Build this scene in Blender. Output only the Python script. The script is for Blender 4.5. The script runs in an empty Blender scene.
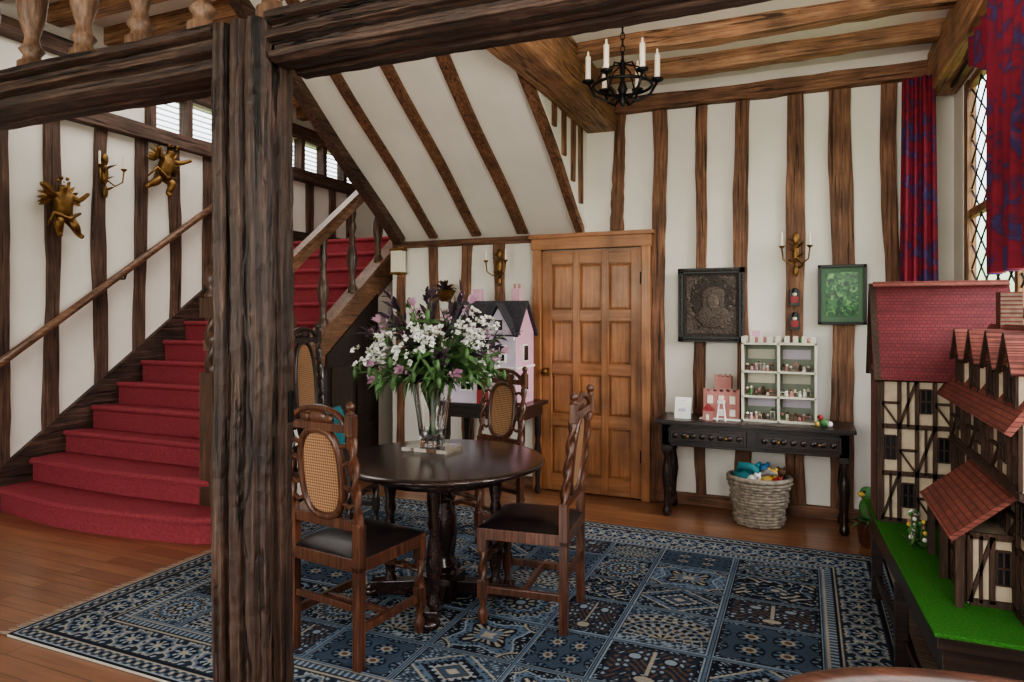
import bpy, math, random
import numpy as np
from mathutils import Matrix, Vector
random.seed(7); rng=np.random.default_rng(5)
PI=math.pi
def lin(c,ds=.15):
    g=.3*c[0]+.55*c[1]+.15*c[2]; c=[x+(g-x)*ds for x in c]
    return tuple(((x/255)/12.92 if x/255<=.04045 else ((x/255+.055)/1.055)**2.4) for x in c)+(1,)
# ---------------------------------------------------------------- materials
def newmat(name):
    m=bpy.data.materials.new(name); m.use_nodes=True
    nt=m.node_tree; b=nt.nodes['Principled BSDF']
    return m,nt,b
def N(nt,t,**k):
    n=nt.nodes.new(t)
    for a,v in k.items(): setattr(n,a,v)
    return n
def ramp(nt,stops,interp='LINEAR'):
    r=N(nt,'ShaderNodeValToRGB'); cr=r.color_ramp; cr.interpolation=interp
    while len(cr.elements)<len(stops): cr.elements.new(.5)
    for e,(p,c) in zip(cr.elements,stops): e.position=p; e.color=c
    return r
def plain(name,c,rough=.6,metal=0,var=.15,vscale=8,bump=.0,spec=.5):
    m,nt,b=newmat(name); c=lin(c)
    tc=N(nt,'ShaderNodeTexCoord'); no=N(nt,'ShaderNodeTexNoise'); no.inputs['Scale'].default_value=vscale; no.inputs['Detail'].default_value=4
    nt.links.new(tc.outputs['Object'],no.inputs['Vector'])
    r=ramp(nt,[(.3,tuple(x*(1-var) for x in c[:3])+(1,)),(.7,tuple(min(1,x*(1+var)) for x in c[:3])+(1,))])
    nt.links.new(no.outputs['Fac'],r.inputs['Fac']); nt.links.new(r.outputs['Color'],b.inputs['Base Color'])
    b.inputs['Roughness'].default_value=rough; b.inputs['Metallic'].default_value=metal
    b.inputs['Specular IOR Level'].default_value=spec
    if bump:
        bm=N(nt,'ShaderNodeBump'); bm.inputs['Strength'].default_value=bump; bm.inputs['Distance'].default_value=.01
        nt.links.new(no.outputs['Fac'],bm.inputs['Height']); nt.links.new(bm.outputs['Normal'],b.inputs['Normal'])
    return m
def wood(name,dark,mid,light,axis='Z',rough=.55,scale=1.,crack=0.,bump=.3,coat=0):
    m,nt,b=newmat(name)
    tc=N(nt,'ShaderNodeTexCoord')
    def mp(ac,al):
        p=N(nt,'ShaderNodeMapping'); s=[ac*scale]*3; s['XYZ'.index(axis)]=al*scale
        p.inputs['Scale'].default_value=s; nt.links.new(tc.outputs['Object'],p.inputs['Vector']); return p
    n1=N(nt,'ShaderNodeTexNoise'); n1.inputs['Scale'].default_value=1; n1.inputs['Detail'].default_value=8; n1.inputs['Roughness'].default_value=.65; n1.inputs['Distortion'].default_value=.1
    nt.links.new(mp(60,3.0).outputs[0],n1.inputs['Vector'])
    r=ramp(nt,[(.3,lin(dark)),(.5,lin(mid)),(.72,lin(light))]); nt.links.new(n1.outputs['Fac'],r.inputs['Fac'])
    n2=N(nt,'ShaderNodeTexNoise'); n2.inputs['Scale'].default_value=3.6; n2.inputs['Detail'].default_value=6
    nt.links.new(tc.outputs['Object'],n2.inputs['Vector'])
    r2=ramp(nt,[(.3,(.55,.55,.55,1)),(.7,(1.2,1.17,1.14,1))]); nt.links.new(n2.outputs['Fac'],r2.inputs['Fac'])
    mx=N(nt,'ShaderNodeMix',data_type='RGBA',blend_type='MULTIPLY'); mx.inputs['Factor'].default_value=1
    nt.links.new(r.outputs['Color'],mx.inputs['A']); nt.links.new(r2.outputs['Color'],mx.inputs['B'])
    out=mx.outputs['Result']; h=n1.outputs['Fac']
    if crack:
        n3=N(nt,'ShaderNodeTexNoise'); n3.inputs['Scale'].default_value=1; n3.inputs['Detail'].default_value=5; n3.inputs['Distortion'].default_value=.3
        nt.links.new(mp(50,2.0).outputs[0],n3.inputs['Vector'])
        r3=ramp(nt,[(.36,(.08,.07,.06,1)),(.395,(1,1,1,1))]); nt.links.new(n3.outputs['Fac'],r3.inputs['Fac'])
        m2=N(nt,'ShaderNodeMix',data_type='RGBA',blend_type='MULTIPLY'); m2.inputs['Factor'].default_value=crack
        nt.links.new(out,m2.inputs['A']); nt.links.new(r3.outputs['Color'],m2.inputs['B']); out=m2.outputs['Result']
        # worm holes / knots
        vo=N(nt,'ShaderNodeTexVoronoi'); vo.inputs['Scale'].default_value=26; nt.links.new(tc.outputs['Object'],vo.inputs['Vector'])
        r4=ramp(nt,[(.07,(.25,.22,.2,1)),(.12,(1,1,1,1))]); nt.links.new(vo.outputs['Distance'],r4.inputs['Fac'])
        m3=N(nt,'ShaderNodeMix',data_type='RGBA',blend_type='MULTIPLY'); m3.inputs['Factor'].default_value=crack*.6
        nt.links.new(out,m3.inputs['A']); nt.links.new(r4.outputs['Color'],m3.inputs['B']); out=m3.outputs['Result']
        ma=N(nt,'ShaderNodeMath',operation='ADD'); nt.links.new(n1.outputs['Fac'],ma.inputs[0]); nt.links.new(r3.outputs['Color'],ma.inputs[1]); h=ma.outputs[0]
    nt.links.new(out,b.inputs['Base Color'])
    bm=N(nt,'ShaderNodeBump'); bm.inputs['Strength'].default_value=bump; bm.inputs['Distance'].default_value=.008
    nt.links.new(h,bm.inputs['Height']); nt.links.new(bm.outputs['Normal'],b.inputs['Normal'])
    b.inputs['Roughness'].default_value=rough; b.inputs['Coat Weight'].default_value=coat; b.inputs['Coat Roughness'].default_value=.2
    return m
def brickmat(name,c1,c2,mortar,axes,bw,bh,ms,rough=.7,bump=.6,noisec=.3,coat=0):
    m,nt,b=newmat(name)
    tc=N(nt,'ShaderNodeTexCoord'); sp=N(nt,'ShaderNodeSeparateXYZ'); cb=N(nt,'ShaderNodeCombineXYZ')
    nt.links.new(tc.outputs['Object'],sp.inputs[0])
    nt.links.new(sp.outputs[axes[0]],cb.inputs[0]); nt.links.new(sp.outputs[axes[1]],cb.inputs[1])
    br=N(nt,'ShaderNodeTexBrick'); br.inputs['Scale'].default_value=1; br.inputs['Brick Width'].default_value=bw; br.inputs['Row Height'].default_value=bh
    br.inputs['Mortar Size'].default_value=ms; br.inputs['Color1'].default_value=lin(c1); br.inputs['Color2'].default_value=lin(c2); br.inputs['Mortar'].default_value=lin(mortar)
    nt.links.new(cb.outputs[0],br.inputs['Vector'])
    no=N(nt,'ShaderNodeTexNoise'); no.inputs['Detail'].default_value=6; no.inputs['Scale'].default_value=1
    mp=N(nt,'ShaderNodeMapping'); s=[30,30,30]; s['XYZ'.index(axes[0])]=2.5; mp.inputs['Scale'].default_value=s
    nt.links.new(tc.outputs['Object'],mp.inputs['Vector']); nt.links.new(mp.outputs[0],no.inputs['Vector'])
    r=ramp(nt,[(.3,(1-noisec,)*3+(1,)),(.7,(1+noisec*.5,)*3+(1,))]); nt.links.new(no.outputs['Fac'],r.inputs['Fac'])
    mx=N(nt,'ShaderNodeMix',data_type='RGBA',blend_type='MULTIPLY'); mx.inputs['Factor'].default_value=1
    nt.links.new(br.outputs['Color'],mx.inputs['A']); nt.links.new(r.outputs['Color'],mx.inputs['B'])
    nt.links.new(mx.outputs['Result'],b.inputs['Base Color'])
    bm=N(nt,'ShaderNodeBump'); bm.invert=True; bm.inputs['Strength'].default_value=bump; bm.inputs['Distance'].default_value=.004
    nt.links.new(br.outputs['Fac'],bm.inputs['Height']); nt.links.new(bm.outputs['Normal'],b.inputs['Normal'])
    b.inputs['Roughness'].default_value=rough; b.inputs['Coat Weight'].default_value=coat; b.inputs['Coat Roughness'].default_value=.25
    return m
plaster=plain('plaster_white',(238,232,220),.85,var=.05,vscale=2.5,bump=.15)
W_post={a:wood('old_oak_dark_'+a,(30,21,19),(70,50,42),(118,90,74),a,.5,crack=.95,bump=.9) for a in 'XYZ'}
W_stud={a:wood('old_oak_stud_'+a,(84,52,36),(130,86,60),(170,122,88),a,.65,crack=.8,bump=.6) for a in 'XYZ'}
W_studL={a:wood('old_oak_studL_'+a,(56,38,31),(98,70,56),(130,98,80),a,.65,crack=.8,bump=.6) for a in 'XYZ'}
W_joist={a:wood('oak_joist_'+a,(110,72,48),(162,114,78),(200,154,112),a,.6,crack=.8,bump=.5) for a in 'XYZ'}
W_door={a:wood('pine_door_'+a,(146,92,54),(176,116,72),(196,136,88),a,.42,scale=.7,bump=.05,coat=.15) for a in 'XYZ'}
W_chair=wood('chair_oak',(50,26,18),(92,52,34),(134,84,56),'Z',.35,scale=1.5,bump=.12,coat=.3)
W_arm=wood('armchair_oak',(44,22,16),(78,42,28),(108,64,42),'X',.4,scale=1.2,bump=.1,coat=.2)
W_table=wood('table_mahogany',(30,19,18),(50,32,30),(76,50,44),'X',.2,bump=.04,coat=.5)
W_console=wood('console_oak',(20,14,13),(42,28,25),(68,48,40),'X',.35,bump=.15,coat=.3)
W_rail=wood('handrail_oak',(86,56,40),(130,90,64),(166,122,92),'Y',.4,bump=.15,coat=.2)
W_bal=wood('baluster_oak',(46,29,22),(86,58,42),(126,90,68),'Z',.4,bump=.15,coat=.2)
W_dark=wood('hall_chair_oak',(22,14,12),(46,30,24),(76,52,42),'Z',.35,bump=.15,coat=.3)
W_balt=wood('gallery_oak',(84,58,44),(132,98,76),(176,138,110),'Z',.5,bump=.15)
leather=plain('black_leather',(34,25,26),.35,var=.2,vscale=30,bump=.1)
carpet=plain('red_carpet',(152,62,70),.95,var=.14,vscale=60,bump=.6,spec=.1)
gold=plain('gilt_brass',(134,98,50),.4,metal=.75,var=.35,vscale=20)
iron=plain('black_iron',(22,21,22),.5,metal=.5)
cream=plain('candle_cream',(240,230,206),.5,var=.03)
white=plain('white_paint',(232,230,224),.5,var=.04)
black=plain('black_paint',(18,16,16),.4)
pink=plain('pink_paint',(220,164,184),.6,var=.05); dkroof=plain('slate_roof',(62,60,68),.6,var=.3,vscale=40)
lav=plain('lilac_paint',(208,196,214),.6,var=.05)
shelfp=plain('shelf_cream',(206,202,182),.6,var=.06); shelfg=plain('shelf_green',(140,150,132),.6,var=.06)
pinkb=plain('rose_paint',(190,122,114),.6); red=plain('red_paint',(160,40,42),.5); yellow=plain('yellow_toy',(220,180,70),.5)
teal=plain('teal_cloth',(30,120,130),.8,var=.2,vscale=25); blue=plain('blue_toy',(50,120,176),.6); greenp=plain('green_toy',(70,124,62),.6)
brownt=plain('brown_toy',(110,74,52),.7); greyt=plain('grey_toy',(120,118,116),.6)
grass=plain('green_baize',(52,120,38),.95,var=.25,vscale=120,bump=.8,spec=.1)
wick=plain('wicker',(150,138,122),.7,var=.4,vscale=35,bump=.2)
leafg=plain('leaf_green',(76,112,60),.5,var=.35,vscale=12); leafp=plain('leaf_purple',(66,50,62),.5,var=.4,vscale=12)
petal=plain('petal_white',(242,240,234),.6,var=.04); petalp=plain('petal_pink',(206,154,184),.6,var=.1); stemm=plain('stem_green',(84,116,60),.5)
tud=plain('tudor_plaster',(190,170,142),.8,var=.15,vscale=20); tudw=wood('tudor_timber',(40,25,18),(70,45,32),(98,68,50),'Z',.7,scale=3)
roofY=brickmat('red_tile_x',(128,44,50),(118,38,44),(84,26,32),'XZ',.022,.016,.0014,.75)
roofX=brickmat('red_tile_y',(148,76,62),(128,60,50),(88,38,32),'YZ',.024,.016,.0016,.75)
redbrick=brickmat('toy_brick',(130,52,44),(106,40,34),(132,106,90),'YZ',.02,.009,.0012,.8)
floorm=brickmat('oak_floor',(160,106,70),(136,86,56),(70,44,32),'XY',1.3,.105,.002,.32,bump=.3,noisec=.25,coat=.3)
darkglass=plain('dark_pane',(30,32,38),.15)
relief=plain('relief_bronze',(84,70,60),.5,var=.5,vscale=70,bump=.9); reliefd=plain('relief_dark',(54,44,39),.55,var=.5,vscale=80,bump=.9); reliefl=plain('relief_light',(100,85,73),.5,var=.45,vscale=70,bump=.8)
def glassmat(name,tint=(1,1,1,1)):
    m,nt,b=newmat(name); b.inputs['Transmission Weight'].default_value=1; b.inputs['Roughness'].default_value=.03; b.inputs['IOR'].default_value=1.45; b.inputs['Base Color'].default_value=tint; return m
glass=glassmat('crystal')
def panemat():
    m,nt,b=newmat('window_glass'); o=nt.nodes['Material Output']
    t=N(nt,'ShaderNodeBsdfTransparent'); g=N(nt,'ShaderNodeBsdfGlossy'); g.inputs['Roughness'].default_value=.05
    mx=N(nt,'ShaderNodeMixShader'); mx.inputs[0].default_value=.05
    nt.links.new(t.outputs[0],mx.inputs[1]); nt.links.new(g.outputs[0],mx.inputs[2]); nt.links.new(mx.outputs[0],o.inputs['Surface']); return m
pane=panemat()
def canemat():
    m,nt,b=newmat('cane_weave'); tc=N(nt,'ShaderNodeTexCoord'); ch=N(nt,'ShaderNodeTexChecker'); ch.inputs['Scale'].default_value=110
    mp=N(nt,'ShaderNodeMapping'); mp.inputs['Rotation'].default_value=(0,PI/4,0); mp.inputs['Scale'].default_value=(1,.01,1)
    nt.links.new(tc.outputs['Object'],mp.inputs['Vector']); nt.links.new(mp.outputs[0],ch.inputs['Vector'])
    ch.inputs['Color1'].default_value=lin((188,140,96)); ch.inputs['Color2'].default_value=lin((116,78,50))
    nt.links.new(ch.outputs[0],b.inputs['Base Color']); b.inputs['Roughness'].default_value=.6; return m
cane=canemat()
def curtmat():
    m,nt,b=newmat('curtain_damask'); tc=N(nt,'ShaderNodeTexCoord')
    n=N(nt,'ShaderNodeTexNoise'); n.inputs['Scale'].default_value=9; n.inputs['Detail'].default_value=3; n.inputs['Distortion'].default_value=1.2
    nt.links.new(tc.outputs['Object'],n.inputs['Vector'])
    r=ramp(nt,[(.0,lin((160,40,58))),(.49,lin((138,28,50))),(.55,lin((92,32,70))),(.60,lin((70,48,106))),(.66,lin((66,56,114))),(.7,lin((150,46,70)))],'LINEAR')
    nt.links.new(n.outputs['Fac'],r.inputs['Fac']); nt.links.new(r.outputs[0],b.inputs['Base Color']); b.inputs['Roughness'].default_value=.85
    return m
curt=curtmat()
def artmat(name,cs,scale):
    m,nt,b=newmat(name); tc=N(nt,'ShaderNodeTexCoord'); n=N(nt,'ShaderNodeTexNoise'); n.inputs['Scale'].default_value=scale; n.inputs['Detail'].default_value=8; n.inputs['Distortion'].default_value=.8
    nt.links.new(tc.outputs['Object'],n.inputs['Vector']); r=ramp(nt,[(.35+.3*i/(len(cs)-1),lin(c)) for i,c in enumerate(cs)])
    nt.links.new(n.outputs['Fac'],r.inputs['Fac']); nt.links.new(r.outputs[0],b.inputs['Base Color']); b.inputs['Roughness'].default_value=.3; return m
art2=artmat('green_print',[(10,50,24),(20,84,38),(50,130,58),(120,176,92)],30)
# ---------------------------------------------------------------- mesh builder
class MB:
    def __init__(s): s.v=[];s.f=[];s.m=[];s.sm=[];s.mats=[];s.M=Matrix()
    def mi(s,mat):
        if mat not in s.mats: s.mats.append(mat)
        return s.mats.index(mat)
    def add(s,vs,fs,mat,smooth=False):
        o=len(s.v); s.v+= [tuple(s.M@Vector(p)) for p in vs]; k=s.mi(mat)
        for f in fs: s.f.append(tuple(i+o for i in f)); s.m.append(k); s.sm.append(smooth)
    def b(s,x0,x1,y0,y1,z0,z1,mat):
        s.add([(x0,y0,z0),(x1,y0,z0),(x1,y1,z0),(x0,y1,z0),(x0,y0,z1),(x1,y0,z1),(x1,y1,z1),(x0,y1,z1)],
          [(0,3,2,1),(4,5,6,7),(0,1,5,4),(1,2,6,5),(2,3,7,6),(3,0,4,7)],mat)
    def c(s,cx,cy,cz,sx,sy,sz,mat): s.b(cx-sx/2,cx+sx/2,cy-sy/2,cy+sy/2,cz-sz/2,cz+sz/2,mat)
    def beam(s,p0,p1,w,h,mat,up=(0,0,1)):
        p0=Vector(p0);p1=Vector(p1);d=(p1-p0).normalized();u=Vector(up); r=d.cross(u)
        if r.length<1e-4: r=d.cross(Vector((1,0,0)))
        r.normalize(); u=r.cross(d).normalized(); vs=[]
        for p in(p0,p1):
            for a,c in((-1,-1),(1,-1),(1,1),(-1,1)): vs.append(p+r*a*w/2+u*c*h/2)
        s.add(vs,[(0,1,2,3),(7,6,5,4),(0,4,5,1),(1,5,6,2),(2,6,7,3),(3,7,4,0)],mat)
    def lathe(s,prof,c,mat,seg=20,fn=None,smooth=True,cap=True):
        vs=[];fs=[]
        for r,z in prof:
            for i in range(seg):
                t=2*PI*i/seg; rr=r if fn is None else fn(r,z,t)
                vs.append((c[0]+rr*math.cos(t),c[1]+rr*math.sin(t),c[2]+z))
        n=len(prof)
        for j in range(n-1):
            for i in range(seg):
                k=(i+1)%seg; fs.append((j*seg+i,j*seg+k,(j+1)*seg+k,(j+1)*seg+i))
        s.add(vs,fs,mat,smooth)
        if cap:
            s.add(vs[:seg],[tuple(range(seg))[::-1]],mat); s.add(vs[-seg:],[tuple(range(seg))],mat)
    def tube(s,pts,r,mat,seg=8,closed=False):
        P=[Vector(p) for p in pts]; n=len(P); R=r if isinstance(r,(list,tuple)) else [r]*n
        vs=[];fs=[]; u=None
        for i,p in enumerate(P):
            if closed: d=P[(i+1)%n]-P[i-1]
            else: d=P[min(i+1,n-1)]-P[max(i-1,0)]
            if d.length<1e-9: d=Vector((0,0,1))
            d.normalize()
            if u is None: u=d.orthogonal().normalized()
            u=(u-d*u.dot(d)); u=u.normalized() if u.length>1e-6 else d.orthogonal().normalized()
            w=d.cross(u)
            for k in range(seg):
                t=2*PI*k/seg; vs.append(p+(u*math.cos(t)+w*math.sin(t))*R[i])
        for i in range(n if closed else n-1):
            j=(i+1)%n
            for k in range(seg):
                l=(k+1)%seg; fs.append((i*seg+k,i*seg+l,j*seg+l,j*seg+k))
        if not closed: fs+= [tuple(range(seg))[::-1],tuple((n-1)*seg+k for k in range(seg))]
        s.add(vs,fs,mat,True)
    def twist(s,p0,p1,r,mat,pitch=.09,seg=14,amp=.28):
        p0=Vector(p0);p1=Vector(p1);L=(p1-p0).length; n=max(6,int(L/.009))
        M0=s.M.copy(); q=Vector((0,0,1)).rotation_difference((p1-p0).normalized()).to_matrix().to_4x4()
        s.M=M0@Matrix.Translation(p0)@q
        s.lathe([(r,L*i/n) for i in range(n+1)],(0,0,0),mat,seg,fn=lambda rr,z,t: rr*(1-amp/2+amp*math.cos(2*t-2*PI*z/pitch)) )
        s.M=M0
    def sph(s,c,r,mat,sc=(1,1,1),seg=14,rings=8):
        vs=[];fs=[]
        for j in range(rings+1):
            ph=PI*j/rings
            for i in range(seg):
                t=2*PI*i/seg; vs.append((c[0]+r*sc[0]*math.sin(ph)*math.cos(t),c[1]+r*sc[1]*math.sin(ph)*math.sin(t),c[2]-r*sc[2]*math.cos(ph)))
        for j in range(rings):
            for i in range(seg):
                k=(i+1)%seg; fs.append((j*seg+i,j*seg+k,(j+1)*seg+k,(j+1)*seg+i))
        s.add(vs,fs,mat,True)
    def prism(s,prof,axis,a0,a1,mat,n=1,jit=0,smooth=False,caps=True,wob=0,wk=3.1):
        def P(u,v,a):
            return {'X':(a,u,v),'Y':(u,a,v),'Z':(u,v,a)}[axis]
        m=len(prof);vs=[];fs=[]
        for k in range(n+1):
            a=a0+(a1-a0)*k/n; wu=wob*math.sin(a*wk+1.3)+wob*.5*math.sin(a*wk*2.7); wv=wob*math.sin(a*wk*1.4+.4)
            for (u,v) in prof: vs.append(P(u+wu+random.uniform(-jit,jit),v+wv+random.uniform(-jit,jit),a))
        for k in range(n):
            for i in range(m):
                j=(i+1)%m; fs.append((k*m+i,k*m+j,(k+1)*m+j,(k+1)*m+i))
        if caps: fs+=[tuple(range(m))[::-1],tuple(n*m+i for i in range(m))]
        s.add(vs,fs,mat,smooth)
    def leaf(s,base,d,L,w,mat,droop=.2,up=None,rr=1.):
        base=Vector(base);d=Vector(d).normalized(); side=d.cross(Vector((0,0,1)) if up is None else Vector(up))
        if side.length<.05: side=d.cross(Vector((1,0,0)))
        side.normalize(); side=(Matrix.Rotation(random.uniform(-rr,rr),3,d)@side); g=Vector((0,0,-1))
        a=base+d*L*.35+g*L*droop*.1; bb=base+d*L*.7+g*L*droop*.4; t=base+d*L+g*L*droop
        nrm=side.cross(d)*w*.15
        s.add([base,a+side*w/2+nrm,a,a-side*w/2+nrm,bb+side*w*.38+nrm,bb,bb-side*w*.38+nrm,t],
          [(0,1,2),(0,2,3),(1,4,5,2),(2,5,6,3),(4,7,5),(5,7,6)],mat,True)
    def build(s,name,parent=None,bevel=0,loc=None,rotz=None,fixn=True):
        me=bpy.data.meshes.new(name); me.from_pydata(s.v,[],s.f)
        for m in s.mats: me.materials.append(m)
        me.polygons.foreach_set('material_index',s.m); me.polygons.foreach_set('use_smooth',s.sm); me.update()
        if fixn:
            import bmesh
            bm=bmesh.new(); bm.from_mesh(me); bmesh.ops.recalc_face_normals(bm,faces=bm.faces); bm.to_mesh(me); bm.free()
        o=bpy.data.objects.new(name,me); bpy.context.scene.collection.objects.link(o)
        if parent: o.parent=parent
        if bevel:
            md=o.modifiers.new('bevel','BEVEL'); md.width=bevel; md.segments=2; md.limit_method='ANGLE'; md.angle_limit=math.radians(50)
        if loc is not None: o.location=loc
        if rotz is not None: o.rotation_euler=(0,0,rotz)
        return o
def vstud(m,x,y0,y1,z0,z1,w,mat,axis='X',n=18,j=.005):
    vs=[];fs=[]
    dr=random.uniform(-.012,.012); p1,p2,p3=[random.uniform(0,6) for _ in range(3)]; ww=.010 if w>.08 else .005
    for k in range(n+1):
        z=z0+(z1-z0)*k/n; sh=ww*math.sin(2.1*z+p1); fl=ww*.8*math.sin(3.3*z+p2); fr=ww*.8*math.sin(2.9*z+p3)
        a=x-w/2+sh+fl+random.uniform(-j,j)+dr*k/n; b=x+w/2+sh+fr+random.uniform(-j,j)+dr*k/n
        if axis=='X': vs+=[(a,y0,z),(b,y0,z),(b,y1,z),(a,y1,z)]
        else: vs+=[(y0,a,z),(y0,b,z),(y1,b,z),(y1,a,z)]
    for k in range(n):
        for i in range(4):
            l=(i+1)%4; fs.append((k*4+i,k*4+l,k*4+4+l,k*4+4+i))
    fs+=[(0,1,2,3),tuple(n*4+i for i in range(4))]
    m.add(vs,fs,mat)
XL,XR,YB,YF=-5.72,.95,5.55,8.3
# ---------------------------------------------------------------- room shell
m=MB(); m.b(XL-.2,XR+.2,-3.4,YF+.2,-.12,0,floorm); m.build('floor')
m=MB(); m.b(-3.62,XR+.06,YB,YB+.15,0,4.05,plaster); m.build('wall_back')
m=MB(); m.b(-3.62,-3.5,YB+.15,YF,0,4.05,plaster); m.build('wall_stairwell')
m=MB(); m.b(XL-.2,-3.5,YF,YF+.15,0,4.05,plaster); m.build('wall_far')
m=MB()
m.b(XL-.15,XL,-3.4,YF+.15,0,3.28,plaster); m.b(XL-.15,XL,-3.4,YF+.15,3.66,4.05,plaster); m.b(XL-.15,XL,-3.4,4.55,3.28,3.66,plaster); m.build('wall_left')
m=MB(); XO=XR+.06
m.b(XR,XO,-3.4,2.2,0,4.05,plaster);m.b(XR,XO,5.25,YB,0,4.05,plaster);m.b(XR,XO,2.2,5.25,0,.95,plaster);m.b(XR,XO,2.2,5.25,3.0,4.05,plaster); m.build('wall_right')
m=MB()
m.b(XL-.15,XR+.2,-3.55,-3.4,0,.7,plaster);m.b(XL-.15,XR+.2,-3.55,-3.4,3.0,4.05,plaster);m.b(XL-.15,-4.6,-3.55,-3.4,.7,3,plaster);m.b(-.2,XR+.2,-3.55,-3.4,.7,3,plaster); m.b(-2.5,-2.3,-3.55,-3.4,.7,3,plaster); m.build('wall_front')
m=MB(); m.b(-1.65,XR,-3.4,YB,3.36,4.05,plaster); m.b(XL-.15,XR+.06,-3.55,YF+.15,4.05,4.15,plaster); m.build('ceiling')
m=MB()
for i,y in enumerate((5.05,4.52,4.0,3.48,2.95,2.4,1.9,1.3,.7)):
    m.prism([(y-.055,3.25),(y+.055,3.25),(y+.055,3.37),(y-.055,3.37)],'X',-1.5,XR,W_joist['X'],n=20,jit=.005,wob=.010,wk=2.5+i*.3)
m.build('ceiling_joists',bevel=.006)
m=MB()
for y in np.arange(-2.8,8.2,.5):
    m.b(XL,-1.66,y-.06,y+.06,3.9,4.06,W_joist['X'])
m.build('stairwell_ceiling_joists',bevel=.006)
m=MB(); m.prism([(-1.68,3.03),(-1.43,3.03),(-1.43,3.36),(-1.68,3.36)],'Y',1.85,YB,W_joist['Y'],n=24,jit=.004,wob=.006); m.build('ceiling_beam',bevel=.012)
m=MB(); m.prism([(YB-.1,3.15),(YB,3.15),(YB,3.26),(YB-.1,3.26)],'X',-1.43,XR,W_stud['X'],n=16,jit=.005,wob=.004); m.build('trim_1',bevel=.006)
m=MB(); m.prism([(.78,3.0),(XR,3.0),(XR,3.3),(.78,3.3)],'Y',-3.3,YB-.1,W_joist['Y'],n=24,jit=.004); m.build('trim_2',bevel=.01)
m=MB()
S=W_stud['Z']
vstud(m,-1.42,YB-.035,YB,2.2,3.15,.10,S)
for x,w in((-1.085,.11),(-.755,.085),(-.44,.10),(-.068,.125),(.257,.15),(.565,.10),(.8,.1)): vstud(m,x,YB-.035,YB,0,3.15,w,S)
for x,w in((-3.52,.08),(-3.16,.09),(-2.82,.1),(-2.48,.1)): vstud(m,x,YB-.035,YB,0,2.17,w,S)
m.b(-3.6,-2.16,YB-.04,YB,2.13,2.19,W_stud['X'])
m.build('trim_3',bevel=.005)
m=MB(); m.b(-1.1,XR,YB-.045,YB,0,.09,W_stud['X']); m.b(-3.6,-2.16,YB-.045,YB,0,.09,W_stud['X']); m.build('baseboard_back',bevel=.004)
m=MB()
for y in [-2.2,-1.7,-1.2,-.7,-.2,.3,.8,1.3,1.75,2.2,2.6,2.95,3.29,3.675,4.1,4.49,4.87,5.27,5.67,6.07,6.47,6.87,7.3,7.7]:
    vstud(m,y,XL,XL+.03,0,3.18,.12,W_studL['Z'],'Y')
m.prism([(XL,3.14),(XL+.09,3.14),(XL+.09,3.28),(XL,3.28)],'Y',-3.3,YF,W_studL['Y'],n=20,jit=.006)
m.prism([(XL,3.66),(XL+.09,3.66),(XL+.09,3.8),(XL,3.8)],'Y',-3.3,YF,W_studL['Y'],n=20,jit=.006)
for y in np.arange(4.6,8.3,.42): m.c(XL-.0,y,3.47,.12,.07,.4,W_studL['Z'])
m.build('trim_4',bevel=.005)
m=MB()
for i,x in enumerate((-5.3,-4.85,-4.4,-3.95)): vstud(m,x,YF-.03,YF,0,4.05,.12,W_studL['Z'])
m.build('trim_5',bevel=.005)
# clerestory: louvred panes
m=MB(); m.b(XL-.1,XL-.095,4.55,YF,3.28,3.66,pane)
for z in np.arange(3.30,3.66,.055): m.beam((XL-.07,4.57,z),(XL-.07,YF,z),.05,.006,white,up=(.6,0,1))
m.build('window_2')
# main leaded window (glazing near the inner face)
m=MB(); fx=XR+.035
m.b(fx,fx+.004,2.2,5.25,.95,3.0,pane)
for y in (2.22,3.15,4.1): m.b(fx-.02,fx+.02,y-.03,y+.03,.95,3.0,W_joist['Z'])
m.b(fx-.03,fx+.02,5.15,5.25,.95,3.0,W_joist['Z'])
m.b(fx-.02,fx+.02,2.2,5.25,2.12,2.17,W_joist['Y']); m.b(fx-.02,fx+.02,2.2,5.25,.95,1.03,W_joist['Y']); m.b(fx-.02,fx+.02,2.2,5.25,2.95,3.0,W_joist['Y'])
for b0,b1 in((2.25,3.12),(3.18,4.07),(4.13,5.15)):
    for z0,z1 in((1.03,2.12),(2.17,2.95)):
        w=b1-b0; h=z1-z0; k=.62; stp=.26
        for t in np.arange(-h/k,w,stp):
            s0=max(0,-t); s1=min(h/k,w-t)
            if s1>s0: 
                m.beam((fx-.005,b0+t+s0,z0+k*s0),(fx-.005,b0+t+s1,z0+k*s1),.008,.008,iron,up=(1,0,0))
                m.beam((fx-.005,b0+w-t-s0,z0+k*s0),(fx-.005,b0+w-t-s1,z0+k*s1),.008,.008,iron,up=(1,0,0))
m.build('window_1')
m=MB(); m.b(XR-.06,XR+.04,2.15,5.3,.91,.95,W_joist['Y']); m.build('window_sill',bevel=.005)
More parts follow.
